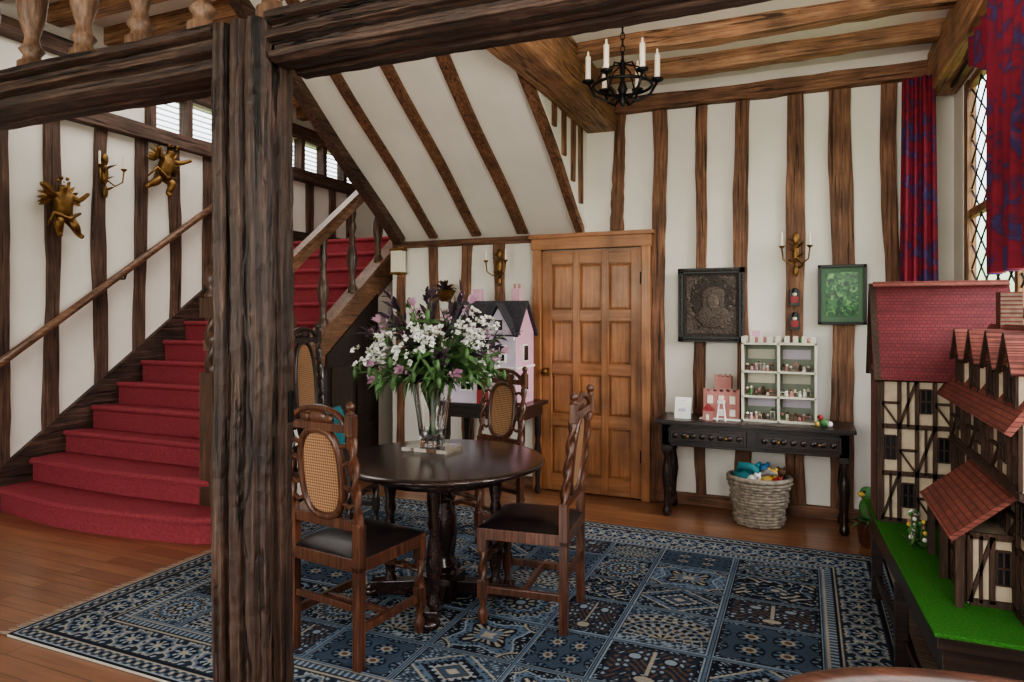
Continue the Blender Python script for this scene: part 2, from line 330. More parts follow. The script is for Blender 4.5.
# ---------------------------------------------------------------- foreground timber frame
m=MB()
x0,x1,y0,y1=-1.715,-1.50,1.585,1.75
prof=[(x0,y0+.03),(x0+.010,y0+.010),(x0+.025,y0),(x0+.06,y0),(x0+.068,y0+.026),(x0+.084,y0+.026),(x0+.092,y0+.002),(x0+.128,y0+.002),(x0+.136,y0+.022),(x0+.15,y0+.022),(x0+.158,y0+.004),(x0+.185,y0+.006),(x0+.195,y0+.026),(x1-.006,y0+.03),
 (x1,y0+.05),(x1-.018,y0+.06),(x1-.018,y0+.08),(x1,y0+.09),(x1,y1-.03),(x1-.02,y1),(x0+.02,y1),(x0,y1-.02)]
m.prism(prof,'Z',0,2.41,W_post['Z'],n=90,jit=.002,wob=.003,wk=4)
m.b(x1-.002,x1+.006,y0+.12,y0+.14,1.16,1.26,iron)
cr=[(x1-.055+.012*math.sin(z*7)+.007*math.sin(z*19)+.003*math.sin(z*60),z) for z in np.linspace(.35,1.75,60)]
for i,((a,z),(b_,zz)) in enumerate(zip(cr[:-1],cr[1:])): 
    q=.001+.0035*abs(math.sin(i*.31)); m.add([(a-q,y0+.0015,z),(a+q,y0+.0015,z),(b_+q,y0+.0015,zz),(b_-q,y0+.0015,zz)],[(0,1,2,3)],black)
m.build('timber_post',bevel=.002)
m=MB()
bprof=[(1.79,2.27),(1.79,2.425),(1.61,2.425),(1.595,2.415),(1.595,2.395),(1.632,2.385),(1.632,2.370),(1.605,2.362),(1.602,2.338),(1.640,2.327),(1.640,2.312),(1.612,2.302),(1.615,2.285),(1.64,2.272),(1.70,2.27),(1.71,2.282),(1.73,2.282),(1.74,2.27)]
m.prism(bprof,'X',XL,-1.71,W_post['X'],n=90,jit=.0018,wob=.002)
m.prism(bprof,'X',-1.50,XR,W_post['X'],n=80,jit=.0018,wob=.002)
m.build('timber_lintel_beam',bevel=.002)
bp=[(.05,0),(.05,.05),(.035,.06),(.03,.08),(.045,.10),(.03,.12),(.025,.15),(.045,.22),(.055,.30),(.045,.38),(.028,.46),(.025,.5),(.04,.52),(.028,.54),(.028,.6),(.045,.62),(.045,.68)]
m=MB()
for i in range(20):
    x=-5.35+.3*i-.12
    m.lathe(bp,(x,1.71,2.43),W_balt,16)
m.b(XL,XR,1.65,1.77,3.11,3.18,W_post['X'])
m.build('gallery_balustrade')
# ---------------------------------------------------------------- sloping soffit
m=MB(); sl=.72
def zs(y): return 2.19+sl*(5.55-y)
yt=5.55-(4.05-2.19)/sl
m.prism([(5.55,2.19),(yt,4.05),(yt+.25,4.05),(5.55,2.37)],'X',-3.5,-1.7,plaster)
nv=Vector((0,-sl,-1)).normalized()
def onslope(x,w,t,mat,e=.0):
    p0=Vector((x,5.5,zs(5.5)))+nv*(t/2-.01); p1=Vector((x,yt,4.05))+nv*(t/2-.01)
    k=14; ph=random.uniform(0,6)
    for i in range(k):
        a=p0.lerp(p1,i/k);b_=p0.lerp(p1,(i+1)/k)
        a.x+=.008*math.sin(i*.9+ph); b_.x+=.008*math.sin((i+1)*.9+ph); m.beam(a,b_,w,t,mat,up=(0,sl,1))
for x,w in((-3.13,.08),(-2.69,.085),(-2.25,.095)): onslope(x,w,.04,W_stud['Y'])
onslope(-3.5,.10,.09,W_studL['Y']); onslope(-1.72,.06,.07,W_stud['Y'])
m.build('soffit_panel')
m=MB()
m.prism([(5.55,2.24),(5.55,3.36),(4.0,3.36)],'X',-1.74,-1.69,plaster)
for y in(5.35,5.15,4.93,4.7,4.45): vstud(m,y,-1.69,-1.67,zs(y)+.08,3.2,.07,W_stud['Z'],'Y',n=4,j=.004)
m.build('wall_cheek')
# ---------------------------------------------------------------- staircase
st=MB()
rise,run,YS=.18,.24,3.27
NS=13
prof=[]
for n in range(3,NS+1):
    y=YS+run*(n-1); z=n*rise; zp=(n-1)*rise
    prof+=[(y+.025,zp-.02),(y+.025,z-.05)]
    for k in range(7):
        t=-PI/2-PI*k/6; prof.append((y+.02+.022*math.cos(t),z-.022+.022*math.sin(t)) )
prof+=[(YF-.02,NS*rise)]
vs=[];fs=[]
for x in(XL+.045,-3.80): vs+=[(x,y,z) for y,z in prof]
k=len(prof)
for i in range(k-1): fs.append((i,i+1,k+i+1,k+i))
st.add(vs,fs,carpet,False)
def bull(xr,yf,z0,z1,depth,bow):
    out=[]
    for i in range(15): 
        t=i/14; x=XL+.045+(xr-.2-XL-.045)*t; out.append((x,yf-bow*math.sin(PI*t)))
    for i in range(1,10):
        t=-PI/2+PI*i/9; out.append((xr-.2+.2*math.cos(t),yf+.2+.2*math.sin(t)))
    out.append((XL+.045,yf+.4))
    n=len(out)
    lv=[(0,z0),(0,z1-.05),(.025,z1-.045),(.03,z1-.024),(.022,z1-.006),(.0,z1)]
    vs=[]
    for ins,z in lv:
        for i,(x,y) in enumerate(out):
            if i<15: nx_,ny_=0,-1
            elif i<n-1: t=-PI/2+PI*(i-14)/9; nx_,ny_=math.cos(t),math.sin(t)
            else: nx_,ny_=0,0
            vs.append((x+nx_*ins,y+ny_*ins,z))
    fs=[]
    for j in range(len(lv)-1):
        for i in range(n):
            l=(i+1)%n; fs.append((j*n+i,j*n+l,j*n+n+l,j*n+n+i))
    fs.append(tuple((len(lv)-1)*n+i for i in range(n)))
    st.add(vs,fs,carpet,False)
bull(-3.53,YS,0,.18,.4,.10)
bull(-3.66,YS+run,.18,.36,.4,.04)
poly=[(3.75,0),(YB,0),(YB+.3,0),(YB+.3,.18+.75*(YB+.3-YS)-.2),(3.75,.30)]
st.prism(poly,'X',-3.88,-3.80,plaster)
for y in (3.95,4.3,4.62): st.b(-3.8,-3.775,y-.05,y+.05,0,.18+.75*(y-YS)-.2,W_studL['Z'])
st.b(-3.8,-3.76,4.75,5.52,0,1.15,W_console); st.prism([(4.75,1.15),(5.52,1.15),(5.52,1.7),(4.75,1.15)],'X',-3.8,-3.765,W_console)
for a,b_ in((4.8,5.1),(5.17,5.47)): 
    for z0,z1 in((.1,.5),(.6,1.05)): st.b(-3.765,-3.745,a,b_,z0,z1,W_dark)
def sline(y): return .18+.75*(y-YS)
y2=6.2
st.prism([(3.55,sline(3.55)-.22),(y2,sline(y2)-.22),(y2,sline(y2)+.07),(3.55,sline(3.55)+.07)],'X',-3.86,-3.78,W_rail)
st.prism([(3.55,sline(3.55)+.07),(y2,sline(y2)+.07),(y2,sline(y2)+.11),(3.55,sline(3.55)+.11)],'X',-3.89,-3.75,W_rail)
st.prism([(3.2,0),(3.2,.26),(y2,sline(y2)+.12),(y2,sline(y2)-.3),(3.45,0)],'X',XL+.002,XL+.042,W_post['Y'])
st.b(XL+.002,XL+.042,y2,YF-.02,NS*rise,NS*rise+.18,W_post['Y'])
st.c(-3.80,3.56,.55,.12,.12,1.1,W_bal); st.twist((-3.80,3.56,1.1),(-3.80,3.56,1.5),.05,W_bal,pitch=.2); st.c(-3.80,3.56,1.55,.12,.12,.14,W_bal)
st.lathe([(.05,0),(.06,.02),(.03,.05),(.055,.1),(.06,.15),(.04,.2),(.01,.25),(.005,.27)],(-3.80,3.56,1.62),W_bal)
bq=[(.04,0),(.04,.06),(.025,.08),(.035,.1),(.024,.12),(.03,.18),(.052,.3),(.045,.38),(.024,.46),(.035,.5),(.022,.53),(.04,.6),(.028,.66),(.038,.72),(.038,.82)]
for i in range(6):
    y=3.95+.42*i*0.98; st.lathe(bq,(-3.82,y,sline(y)+.09),W_bal,14)
st.prism([(3.55,sline(3.55)+.86),(y2,sline(y2)+.86),(y2,sline(y2)+.93),(3.55,sline(3.55)+.93)],'X',-3.88,-3.76,W_rail)
st.prism([(3.55,sline(3.55)+.93),(y2,sline(y2)+.93),(y2,sline(y2)+.97),(3.55,sline(3.55)+.97)],'X',-3.86,-3.78,W_rail)
st.build('staircase',fixn=True)
m=MB(); m.tube([(XL+.09,2.75,1.17+.73*(2.75-3.29)),(XL+.09,6.3,1.17+.73*(6.3-3.29))],.032,W_rail,12)
for y in(3.1,4.3,5.5,6.1):
    z=1.17+.73*(y-3.29); m.tube([(XL,y,z-.08),(XL+.06,y,z-.08),(XL+.09,y,z-.02)],.009,iron,6)
m.build('wall_handrail')
# ---------------------------------------------------------------- door
m=MB(); D=W_door
for a,b_ in((-2.15,-2.075),(-1.21,-1.14)): m.b(a,b_,YB-.09,YB,0,2.06,D['Z'])
m.b(-2.16,-1.13,YB-.1,YB,2.055,2.16,D['X']); m.b(-2.18,-1.11,YB-.115,YB,2.15,2.185,D['X'])
m.build('trim_6',bevel=.005)
m=MB(); lx0,lx1=-2.07,-1.215; w=(lx1-lx0)
m.b(lx0,lx1,YB-.035,YB-.005,.01,2.045,D['Z'])
cols=[(lx0+.085+i*((w-.17-.12)/3+.06),lx0+.085+i*((w-.17-.12)/3+.06)+(w-.29)/3) for i in range(3)]
rows=[(.15,.56),(.66,1.00),(1.09,1.45),(1.54,1.93)]
ys0,ys1=YB-.06,YB-.038
m.b(lx0,cols[0][0],ys0,ys1+.01,.01,2.045,D['Z']); m.b(cols[2][1],lx1,ys0,ys1+.01,.01,2.045,D['Z'])
for i in(0,1): m.b(cols[i][1],cols[i+1][0],ys0,ys1+.01,.01,2.045,D['Z'])
zb=.01
for r in rows+[(2.045,2.05)]:
    for c in cols: m.b(c[0],c[1],ys0,ys1+.01,zb,r[0],D['X'])
    zb=r[1]
for r in rows:
    for c in cols:
        a,b_,z0,z1=c[0]+.006,c[1]-.006,r[0]+.006,r[1]-.006; q=.018
        vs=[(a,ys1,z0),(b_,ys1,z0),(b_,ys1,z1),(a,ys1,z1),(a+q,ys1-.009,z0+q),(b_-q,ys1-.009,z0+q),(b_-q,ys1-.009,z1-q),(a+q,ys1-.009,z1-q)]
        m.add(vs,[(4,5,6,7),(0,1,5,4),(1,2,6,5),(2,3,7,6),(3,0,4,7)],D['Z'])
m.b(lx0+.01,lx0+.07,ys0-.012,ys0,.98,1.05,gold); m.sph((lx0+.04,ys0-.05,1.02),.025,gold); m.tube([(lx0+.04,ys0-.04,1.02),(lx0+.04,ys0,1.02)],.01,gold)
for z in(.3,1.75): m.b(lx1-.01,lx1+.02,ys0-.008,ys0,z,z+.1,iron)
m.build('door_1',bevel=.003)
# ---------------------------------------------------------------- rug
RX0,RX1,RY0,RY1=-3.42,.45,2.0,4.74
def rug():
    W=RX1-RX0;H=RY1-RY0; nx,ny=900,632
    X,Y=np.meshgrid(np.linspace(0,W,nx),np.linspace(0,H,ny))
    e=np.minimum(np.minimum(X,W-X),np.minimum(Y,H-Y))
    P={'N':(28,32,44),'S':(64,80,100),'B':(88,110,134),'L':(136,152,166),'C':(158,152,138),'R':(98,76,64),'D':(40,50,66)}
    P={k:np.array(lin(v)[:3]) for k,v in P.items()}
    col=np.zeros(X.shape+(3,)); col[:]=P['S']
    def put(mask,c): col[mask]=P[c]
    B=.36
    bxs=np.array([0,.095,.235,.335,.475,.61,.71,.85,1.0])*(W-2*B); bys=np.array([0,.16,.35,.55,.70,.87,1.0])*(H-2*B)
    xx=np.clip(X-B,0,W-2*B-1e-6); yy=np.clip(Y-B,0,H-2*B-1e-6)
    ix=np.clip(np.searchsorted(bxs,xx,side='right')-1,0,len(bxs)-2); iy=np.clip(np.searchsorted(bys,yy,side='right')-1,0,len(bys)-2)
    fx=((xx-bxs[ix])/(bxs[ix+1]-bxs[ix])-.5)*2; fy=((yy-bys[iy])/(bys[iy+1]-bys[iy])-.5)*2; ax=abs(fx); ay=abs(fy)
    table=np.array([[0,1,3,5,2,4,6,1],[3,6,0,1,4,5,3,2],[4,5,2,6,0,3,1,5],[1,0,5,4,1,6,2,3],[6,3,1,2,5,0,4,6],[5,4,6,0,3,1,5,0]])
    typ=table[iy%6,ix%8]
    tone=(ix*7+iy*3+ix*iy)%4
    for k,c in enumerate('SDBN'): put(tone==k,c)
    r=np.hypot(fx,fy); th=np.arctan2(fy,fx)
    fl=np.cos(fx*16)*np.cos(fy*16); fl2=np.cos(fx*30+2*np.cos(fy*13))*np.cos(fy*28+2*np.cos(ax*12))
    put(fl2>.55,'L'); put(fl2<-.7,'N')
    T=typ==0
    rr=r*(1+.08*np.cos(12*th))
    put(T&(rr<.86),'N'); put(T&(abs(rr-.83)<.03),'L'); put(T&(abs(rr-.73)<.05)&(np.cos(32*th)>0),'C'); put(T&(rr<.64),'B'); put(T&(rr<.62)&(np.cos(20*th+9*rr)>.3),'D'); put(T&(abs(rr-.47)<.03),'L'); put(T&(rr<.42),'D'); put(T&(rr<.36)&(np.cos(10*th)>0),'C'); put(T&(rr<.2),'N'); put(T&(rr<.12),'L')
    T=(typ==1)
    r1=np.hypot(fx,fy+.6); t1=np.arctan2(fy+.6,fx); Q=T&(fy>-.62)
    for k,(rad,c,c2,f) in enumerate(((1.25,'N','L',34),(1.1,'D','C',26),(.95,'B','N',30),(.8,'N','L',22),(.62,'S','C',20),(.45,'D','L',14),(.28,'C','N',8))):
        put(Q&(r1<rad),c); put(Q&(r1<rad-.03)&(np.cos(f*t1)>.2),c2); put(Q&(abs(r1-rad)<.015),'C')
    put(T&(fy<-.66)&(fl2>0),'L')
    T=typ==2
    dm=ax+ay; put(T&(dm<1.0),'B'); put(T&(dm<1.)&(fl2>.2),'D'); put(T&(abs(dm-.97)<.04),'C'); put(T&(dm<.7),'N'); put(T&(dm<.66)&(np.cos(fx*26)*np.cos(fy*26)>.25),'L'); put(T&(abs(dm-.42)<.03),'C'); put(T&(dm<.36),'S'); put(T&(dm<.16),'C')
    T=typ==3
    put(T&(ax<.84)&(ay<.84),'D'); v2=np.cos(fx*18+3*np.sin(fy*6))*np.cos(fy*14+3*np.cos(ax*9))
    put(T&(ax<.8)&(ay<.8)&(v2>.45),'L'); put(T&(ax<.8)&(ay<.8)&(v2<-.6),'R'); put(T&(ax<.035)&(ay<.75),'C'); put(T&(np.hypot(fx,(fy+.55)*1.4)<.25),'N'); put(T&(np.hypot(fx,(fy+.55)*1.4)<.19),'C'); put(T&(np.hypot(ax-.35,fy-.4)<.17),'N'); put(T&(np.hypot(ax-.35,fy-.4)<.12),'L')
    T=typ==4
    s8=r*(1+.25*np.cos(4*th)); put(T&(s8<.78),'B'); put(T&(s8<.76)&(fl2>.4),'N'); put(T&(abs(s8-.75)<.03),'L'); put(T&(s8<.52),'N'); put(T&(s8<.46)&(np.cos(16*th)>.1),'C'); put(T&(s8<.28),'B'); put(T&(s8<.15),'C')
    rc=np.hypot(ax-1,ay-1); put(T&(rc<.5),'N'); put(T&(abs(rc-.46)<.03),'C'); put(T&(rc<.38)&(np.cos(24*np.arctan2(ay-1,ax-1))>.1),'L')
    T=typ==5
    u3=((fx*1.5+3)%1-.5)*2; v3=((fy*1.5+3)%1-.5)*2; r3=np.hypot(u3,v3); t3=np.arctan2(v3,u3)
    Q=T&(ax<.86)&(ay<.86); put(Q,'S'); put(Q&(r3<.85),'N'); put(Q&(r3<.75)&(np.cos(8*t3)>.0),'B'); put(Q&(r3<.4),'C'); put(Q&(r3<.22),'R')
    T=typ==6  # scrolling vine panel
    Q=T&(ax<.86)&(ay<.86); put(Q,'N'); sv=np.cos(7*r-3*th+2*np.sin(3*th)); put(Q&(abs(sv)<.16),'L'); g6=np.cos(fx*11+2*np.sin(fy*8))*np.cos(fy*11+2*np.sin(ax*8)); put(Q&(g6>.6),'C'); put(Q&(g6<-.72),'B'); put(Q&(r<.18),'S'); put(Q&(r<.1),'C')
    edge=np.maximum(ax,ay); put((edge>.90),'N'); put((edge>.925)&(edge<.955),'L'); put((edge>.97),'B')
    def band(a,b,c): put((e>=a)&(e<b),c)
    band(0,B,'D')
    s=np.where((np.minimum(X,W-X)<np.minimum(Y,H-Y)),Y,X)
    band(0,.015,'N'); band(.015,.025,'L'); band(.025,.075,'S')
    q=np.cos(s*2*PI/.05)*np.cos((e-.05)*2*PI/.06); put((e>.025)&(e<.075)&(q>.35),'C'); put((e>.025)&(e<.075)&(q<-.4),'N')
    band(.078,.086,'C'); band(.088,.1,'N')
    em=(e-.195)/.095; sm=((s/.165)%1-.5)*1.75; rb=np.hypot(em,sm); tb=np.arctan2(em,sm); M=(e>.1)&(e<.29)
    put(M,'D'); f5=np.cos(s*115+2*np.cos(e*60))*np.cos(e*105); put(M&(f5>.5),'L'); rb8=rb*(1+.1*np.cos(8*tb)); put(M&(rb8<.85),'B'); put(M&(abs(rb8-.82)<.05),'C'); put(M&(rb8<.62),'N'); put(M&(rb<.5)&(np.cos(8*tb)>.1),'L'); put(M&(rb<.2),'C')
    band(.29,.30,'C'); band(.30,.31,'N'); band(.312,.345,'S'); put((e>.312)&(e<.345)&(np.cos(s*2*PI/.03)>.2),'L'); band(.348,.36,'C')
    ab=1+.10*np.sin(Y*5.2+.7*np.sin(X*1.3))+.08*np.sin(Y*13+1)
    col*= (ab*(1+.4*(rng.random(X.shape)-.5)))[...,None]
    vs=np.stack([X+RX0,Y+RY0,np.full(X.shape,.012)],-1).reshape(-1,3)
    idx=np.arange(nx*ny).reshape(ny,nx); q=np.stack([idx[:-1,:-1],idx[:-1,1:],idx[1:,1:],idx[1:,:-1]],-1).reshape(-1,4)
    me=bpy.data.meshes.new('rug'); me.vertices.add(len(vs)); me.vertices.foreach_set('co',vs.ravel())
    me.loops.add(q.size); me.loops.foreach_set('vertex_index',q.ravel()); me.polygons.add(len(q)); me.polygons.foreach_set('loop_start',np.arange(0,q.size,4)); 
    me.update(calc_edges=True); me.validate()
    ca=me.color_attributes.new('weave','FLOAT_COLOR','POINT'); c4=np.ones((nx*ny,4)); c4[:,:3]=col.reshape(-1,3); ca.data.foreach_set('color',c4.ravel())
    mt,nt,b=newmat('rug_wool'); a=N(nt,'ShaderNodeVertexColor'); a.layer_name='weave'
    nt.links.new(a.outputs[0],b.inputs['Base Color']); b.inputs['Roughness'].default_value=.95; b.inputs['Specular IOR Level'].default_value=.15
    tc=N(nt,'ShaderNodeTexCoord'); no=N(nt,'ShaderNodeTexNoise'); no.inputs['Scale'].default_value=220; bm=N(nt,'ShaderNodeBump'); bm.inputs['Strength'].default_value=.4; bm.inputs['Distance'].default_value=.003
    nt.links.new(tc.outputs['Object'],no.inputs[0]); nt.links.new(no.outputs[0],bm.inputs['Height']); nt.links.new(bm.outputs[0],b.inputs['Normal'])
    me.materials.append(mt); o=bpy.data.objects.new('patterned_rug',me); bpy.context.scene.collection.objects.link(o)
    m=MB(); fr=plain('rug_fringe',(190,182,164),.9)
    m.b(RX0,RX1,RY0,RY1,.0005,.011,fr)
    for x,sg in((RX0,-1),(RX1,1)):
        y=RY0
        while y<RY1:
            L=.06+random.random()*.03; dy=random.uniform(-.012,.012)
            m.add([(x,y,.011),(x,y+.006,.011),(x+sg*L,y+.004+dy,.002),(x+sg*L,y+dy,.002)],[(0,1,2,3)],fr); y+=.012
    m.build('fringe',parent=o)
rug()
# ---------------------------------------------------------------- chairs
def chair(loc,rot,H=1.12,W=.44,cush=False,name='dining_chair',mt=W_chair):
    m=MB(); hw=W/2-.025; hd=.2; sh=.45
    for sx in(-1,1):
        x=sx*hw
        m.c(x,-hd,.225,.04,.04,.45,mt); m.c(x,-hd,.52,.042,.042,.18,mt)
        m.twist((x,-hd,.6),(x,-hd-.045,H-.12),.021,mt,pitch=.11)
        m.c(x,-hd-.047,H-.09,.042,.036,.09,mt)
        m.lathe([(.014,0),(.022,.008),(.012,.02),(.02,.032),(.02,.045),(.008,.06)],(x,-hd-.05,H-.05),mt,12)
        m.c(x,hd,.40,.045,.045,.1,mt); m.twist((x,hd,.35),(x,hd,.2),.022,mt,pitch=.1); m.c(x,hd,.17,.045,.045,.09,mt); m.lathe([(.014,0),(.026,.03),(.024,.06),(.014,.08),(.02,.125)],(x,hd,0),mt,12)
        m.b(x-.012,x+.012,-hd,hd,.15,.185,mt)
    m.twist((-hw,hd,.30),(hw,hd,.30),.018,mt,pitch=.1); m.b(-hw,hw,-.012,.012,.155,.18,mt); m.b(-hw,hw,-hd-.01,-hd+.01,.24,.27,mt)
    m.b(-hw-.02,hw+.02,-hd-.02,hd+.025,.41,.465,mt)
    vs=[];fs=[];n=10
    for j in range(n+1):
        for i in range(n+1):
            u=-1+2*i/n;v=-1+2*j/n; z=.465+.035*(1-u**6)*(1-v**6)+.008*(1-u*u)*(1-v*v)
            vs.append((u*(hw+.015),v*(hd+.018)+.003,z))
    for j in range(n):
        for i in range(n): a=j*(n+1)+i; fs.append((a,a+1,a+n+2,a+n+1))
    m.add(vs,fs,leather,True)
    def yb(z): return -hd-.045*(z-.6)/(H-.72)
    z0,z1=.60,H-.10; zc=(z0+z1)/2; hz=(z1-z0)/2-.02; hx=hw*.62
    m.beam((-hw,yb(z0),z0),(hw,yb(z0),z0),.024,.045,mt); m.beam((-hw,yb(z1),z1-.005),(hw,yb(z1),z1-.005),.024,.035,mt)
    ar=[(hw*.82*math.cos(t),yb(z1),z1+.0+.075*math.sin(t)) for t in np.linspace(PI,0,13)]; m.tube(ar,.014,mt,8)
    m.sph((0,yb(z1),z1+.035),.03,mt,(2.0,.5,1)); m.sph((.07,yb(z1),z1+.03),.02,mt,(1.4,.5,1)); m.sph((-.07,yb(z1),z1+.03),.02,mt,(1.4,.5,1))
    def sup(t,a,b_): 
        c,s_=math.cos(t),math.sin(t); return (a*abs(c)**.75*math.copysign(1,c), b_*abs(s_)**.75*math.copysign(1,s_))
    pts=[];
    for k in range(32):
        x,z=sup(2*PI*k/32,hx,hz); pts.append((x,yb(zc+z),zc+z))
    m.tube(pts,.018,mt,8,closed=True)
    m.add([(p[0],p[1]-.003,p[2]) for p in pts],[tuple(range(32))],cane)
    m.add([(p[0],p[1]+.003,p[2]) for p in pts],[tuple(range(32))],cane)
    for sx in(-1,1):
        for dz in(-.6,-.2,.2,.6):
            z=zc+dz*hz; xx=hx*(1-abs(dz)**2.5)**.4; m.tube([(sx*xx,yb(z),z),(sx*(xx+hw)/2,yb(z),z+.02*math.copysign(1,dz)),(sx*hw,yb(z),z)],.011,mt,6)
    if cush:
        vs=[];fs=[];n=12
        for s_ in(-1,1):
            for j in range(n+1):
                for i in range(n+1):
                    u=-1+2*i/n;v=-1+2*j/n; t=.07*(1-u**4)**.7*(1-v**4)**.7
                    vs.append((u*.2,-.06+s_*t,.68+v*.17))
        for k in(0,(n+1)**2):
            for j in range(n):
                for i in range(n): a=k+j*(n+1)+i; fs.append((a,a+1,a+n+2,a+n+1))
        m.add(vs,fs,teal,True)
    o=m.build(name,bevel=.003); o.location=(loc[0],loc[1],.012); o.rotation_euler=(0,0,rot); return o
chair((-1.88,2.60),math.radians(-8))
chair((-1.25,3.19),math.radians(96))
chair((-2.06,4.24),math.radians(160))
chair((-2.92,3.78),math.radians(-80),H=1.42,W=.46,cush=True,name='tall_hall_chair',mt=W_dark)
# ---------------------------------------------------------------- round table
TX,TY=-1.757,3.17
m=MB()
m.lathe([(.0,0),(.50,0),(.525,.008),(.54,.016),(.54,.026),(.53,.034),(.515,.036),(0,.036)],(TX,TY,.714),W_table,64,cap=False)
m.lathe([(.36,0),(.365,.01),(.365,.055),(.36,.06)],(TX,TY,.655),W_table,48)
m.lathe([(.075,0),(.075,.03),(.05,.05),(.075,.09),(.05,.12),(.045,.14),(.06,.2),(.075,.28),(.07,.34),(.045,.42),(.07,.44),(.05,.47),(.08,.50),(.09,.56)],(TX,TY,.10),W_table,24)
m.c(TX,TY,.08,.18,.18,.12,W_table)
for a in (20,110,200,290):
    t=math.radians(a); dx,dy=math.cos(t),math.sin(t)
    m.beam((TX,TY,.08),(TX+dx*.38,TY+dy*.38,.06),.07,.07,W_table); m.sph((TX+dx*.38,TY+dy*.38,.042),.05,W_table,(1,1,.6))
    m.lathe([(.03,0),(.034,.03),(.022,.05),(.03,.1),(.04,.2),(.034,.27),(.02,.36),(.032,.4),(.024,.44),(.034,.5),(.034,.58)],(TX+dx*.28,TY+dy*.28,.08),W_table,16)
m.build('round_dining_table',bevel=.003)
# ---------------------------------------------------------------- vase with flowers
VX,VY=-1.90,3.31
root=bpy.data.objects.new('flower_vase',None); bpy.context.scene.collection.objects.link(root)
m=MB(); rb=lambda r,z,t: r*(1+.03*math.cos(10*t))
m.lathe([(.0,.0),(.062,0),(.07,.01),(.066,.03),(.075,.1),(.092,.22),(.112,.34),(.126,.4),(.122,.402),(.106,.34),(.086,.22),(.069,.1),(.06,.035),(0,.03)],(VX,VY,.776),glass,40,fn=rb,cap=False)
m.c(VX,VY,.763,.27,.2,.024,glass)
m.build('vase',parent=root)
m=MB()
top=Vector((VX,VY,1.15))
nst=84
for i in range(nst):
    th=2*PI*((i*.618)%1)+random.uniform(-.2,.2); el=math.asin(min(.99,-.04+1.02*((i+.5)/nst))); L=random.uniform(.27,.41)+.10*math.sin(el)**2
    d=Vector((math.cos(th)*math.cos(el)*1.12,math.sin(th)*math.cos(el)*.9,math.sin(el)))
    tip=top+d*L; base=Vector((VX-d.x*.03,VY-d.y*.03,.83))
    neck=top+Vector((d.x*.08,d.y*.08,.02)); mid=top+d*L*.5+Vector((0,0,.03))
    m.tube([base,neck,mid,tip],.003,stemm,5)
    se=math.sin(el)
    kind='white' if (.08<se<.8 and i%5 in(0,3)) else ('purple' if se>.35 and i%2 else ('pink' if i%3==1 else 'green'))
    if kind=='white':
        for f in range(10):
            c=tip+Vector([random.uniform(-.05,.05) for _ in range(3)])
            ax=(d+Vector([random.uniform(-.6,.6) for _ in range(3)])).normalized(); o1=ax.orthogonal().normalized(); o2=ax.cross(o1)
            for k in range(5):
                t=2*PI*k/5; m.leaf(c,ax*.6+o1*math.cos(t)+o2*math.sin(t),.024,.022,petal,droop=.05)
            m.sph(c,.005,leafg,seg=6,rings=4)
        for f in range(6): m.leaf(mid,d+Vector([random.uniform(-1,1) for _ in range(3)]),.1,.028,leafg,droop=.3)
    elif kind=='purple':
        for f in range(18):
            s_=random.random(); p=mid.lerp(tip,s_*1.15)
            m.leaf(p,d*.9+Vector([random.uniform(-.8,.8) for _ in range(3)]),random.uniform(.05,.12),random.uniform(.014,.034),leafp,droop=.1)
        for f in range(6): m.leaf(tip+Vector([random.uniform(-.03,.03) for _ in range(3)]),d+Vector([random.uniform(-.6,.6) for _ in range(3)]),.03,.012,petalp,droop=.1)
    elif kind=='pink':
        o1=d.normalized().orthogonal().normalized(); o2=d.normalized().cross(o1)
        for k in range(6):
            t=2*PI*k/6; m.leaf(tip-d*.02,d*1.6+(o1*math.cos(t)+o2*math.sin(t))*.7,.06,.032,petalp,droop=0)
        for f in range(14): 
            p=tip-d*.06+Vector([random.uniform(-.03,.03) for _ in range(3)]); m.leaf(p,d+Vector([random.uniform(-1,1) for _ in range(3)]),.024,.014,petalp,droop=.1)
    else:
        for f in range(14):
            s_=random.random(); p=neck.lerp(tip,s_)
            m.leaf(p,d*.6+Vector([random.uniform(-1,1) for _ in range(3)]),random.uniform(.07,.13),random.uniform(.018,.034),leafg,droop=.3)
        m.sph(tip,.014,leafg,(1,1,2.2),seg=8,rings=6)
for i in range(90):
    th=random.uniform(0,2*PI); p=top+Vector((math.cos(th)*.07,math.sin(th)*.07,random.uniform(.02,.12)))
    m.leaf(p,(math.cos(th),math.sin(th),random.uniform(-.05,.8)),random.uniform(.12,.28),.035,leafg if i%5 else leafp,droop=random.uniform(.2,.6))
m.build('bouquet',parent=root,fixn=False)
# ---------------------------------------------------------------- console table
m=MB(); C=W_console
m.b(-1.02,.32,5.08,5.5,.70,.725,C); m.b(-1.0,.3,5.10,5.49,.688,.70,C); m.b(-.98,.28,5.13,5.48,.53,.69,C)
for a,b_ in((-.93,-.38),(-.31,.23)):
    m.b(a,b_,5.112,5.13,.555,.67,C); m.b(a+.02,b_-.02,5.104,5.113,.572,.653,C)
    for k in range(8): 
        xx=a+.05+(b_-a-.1)*k/7; m.sph((xx,5.104,.612),.022,C,(1,.35,1),seg=10,rings=6)
    for xx in(a+.14,b_-.14): m.sph((xx,5.085,.612),.014,gold); 
lp=[(.02,0),(.034,.02),(.03,.05),(.018,.08),(.026,.1),(.02,.12),(.026,.2),(.038,.3),(.034,.36),(.02,.44),(.034,.47),(.022,.5),(.034,.54)]
for x in(-.95,.25):
    for y in(5.165,5.45):
        m.lathe(lp,(x,y,.0),C,16); m.c(x,y,.59,.07,.07,.2,C)
m.b(-.95,-.92,5.16,5.45,.06,.09,C)
m.build('console_table',bevel=.003)
m=MB(); bx,by=-.30,5.21
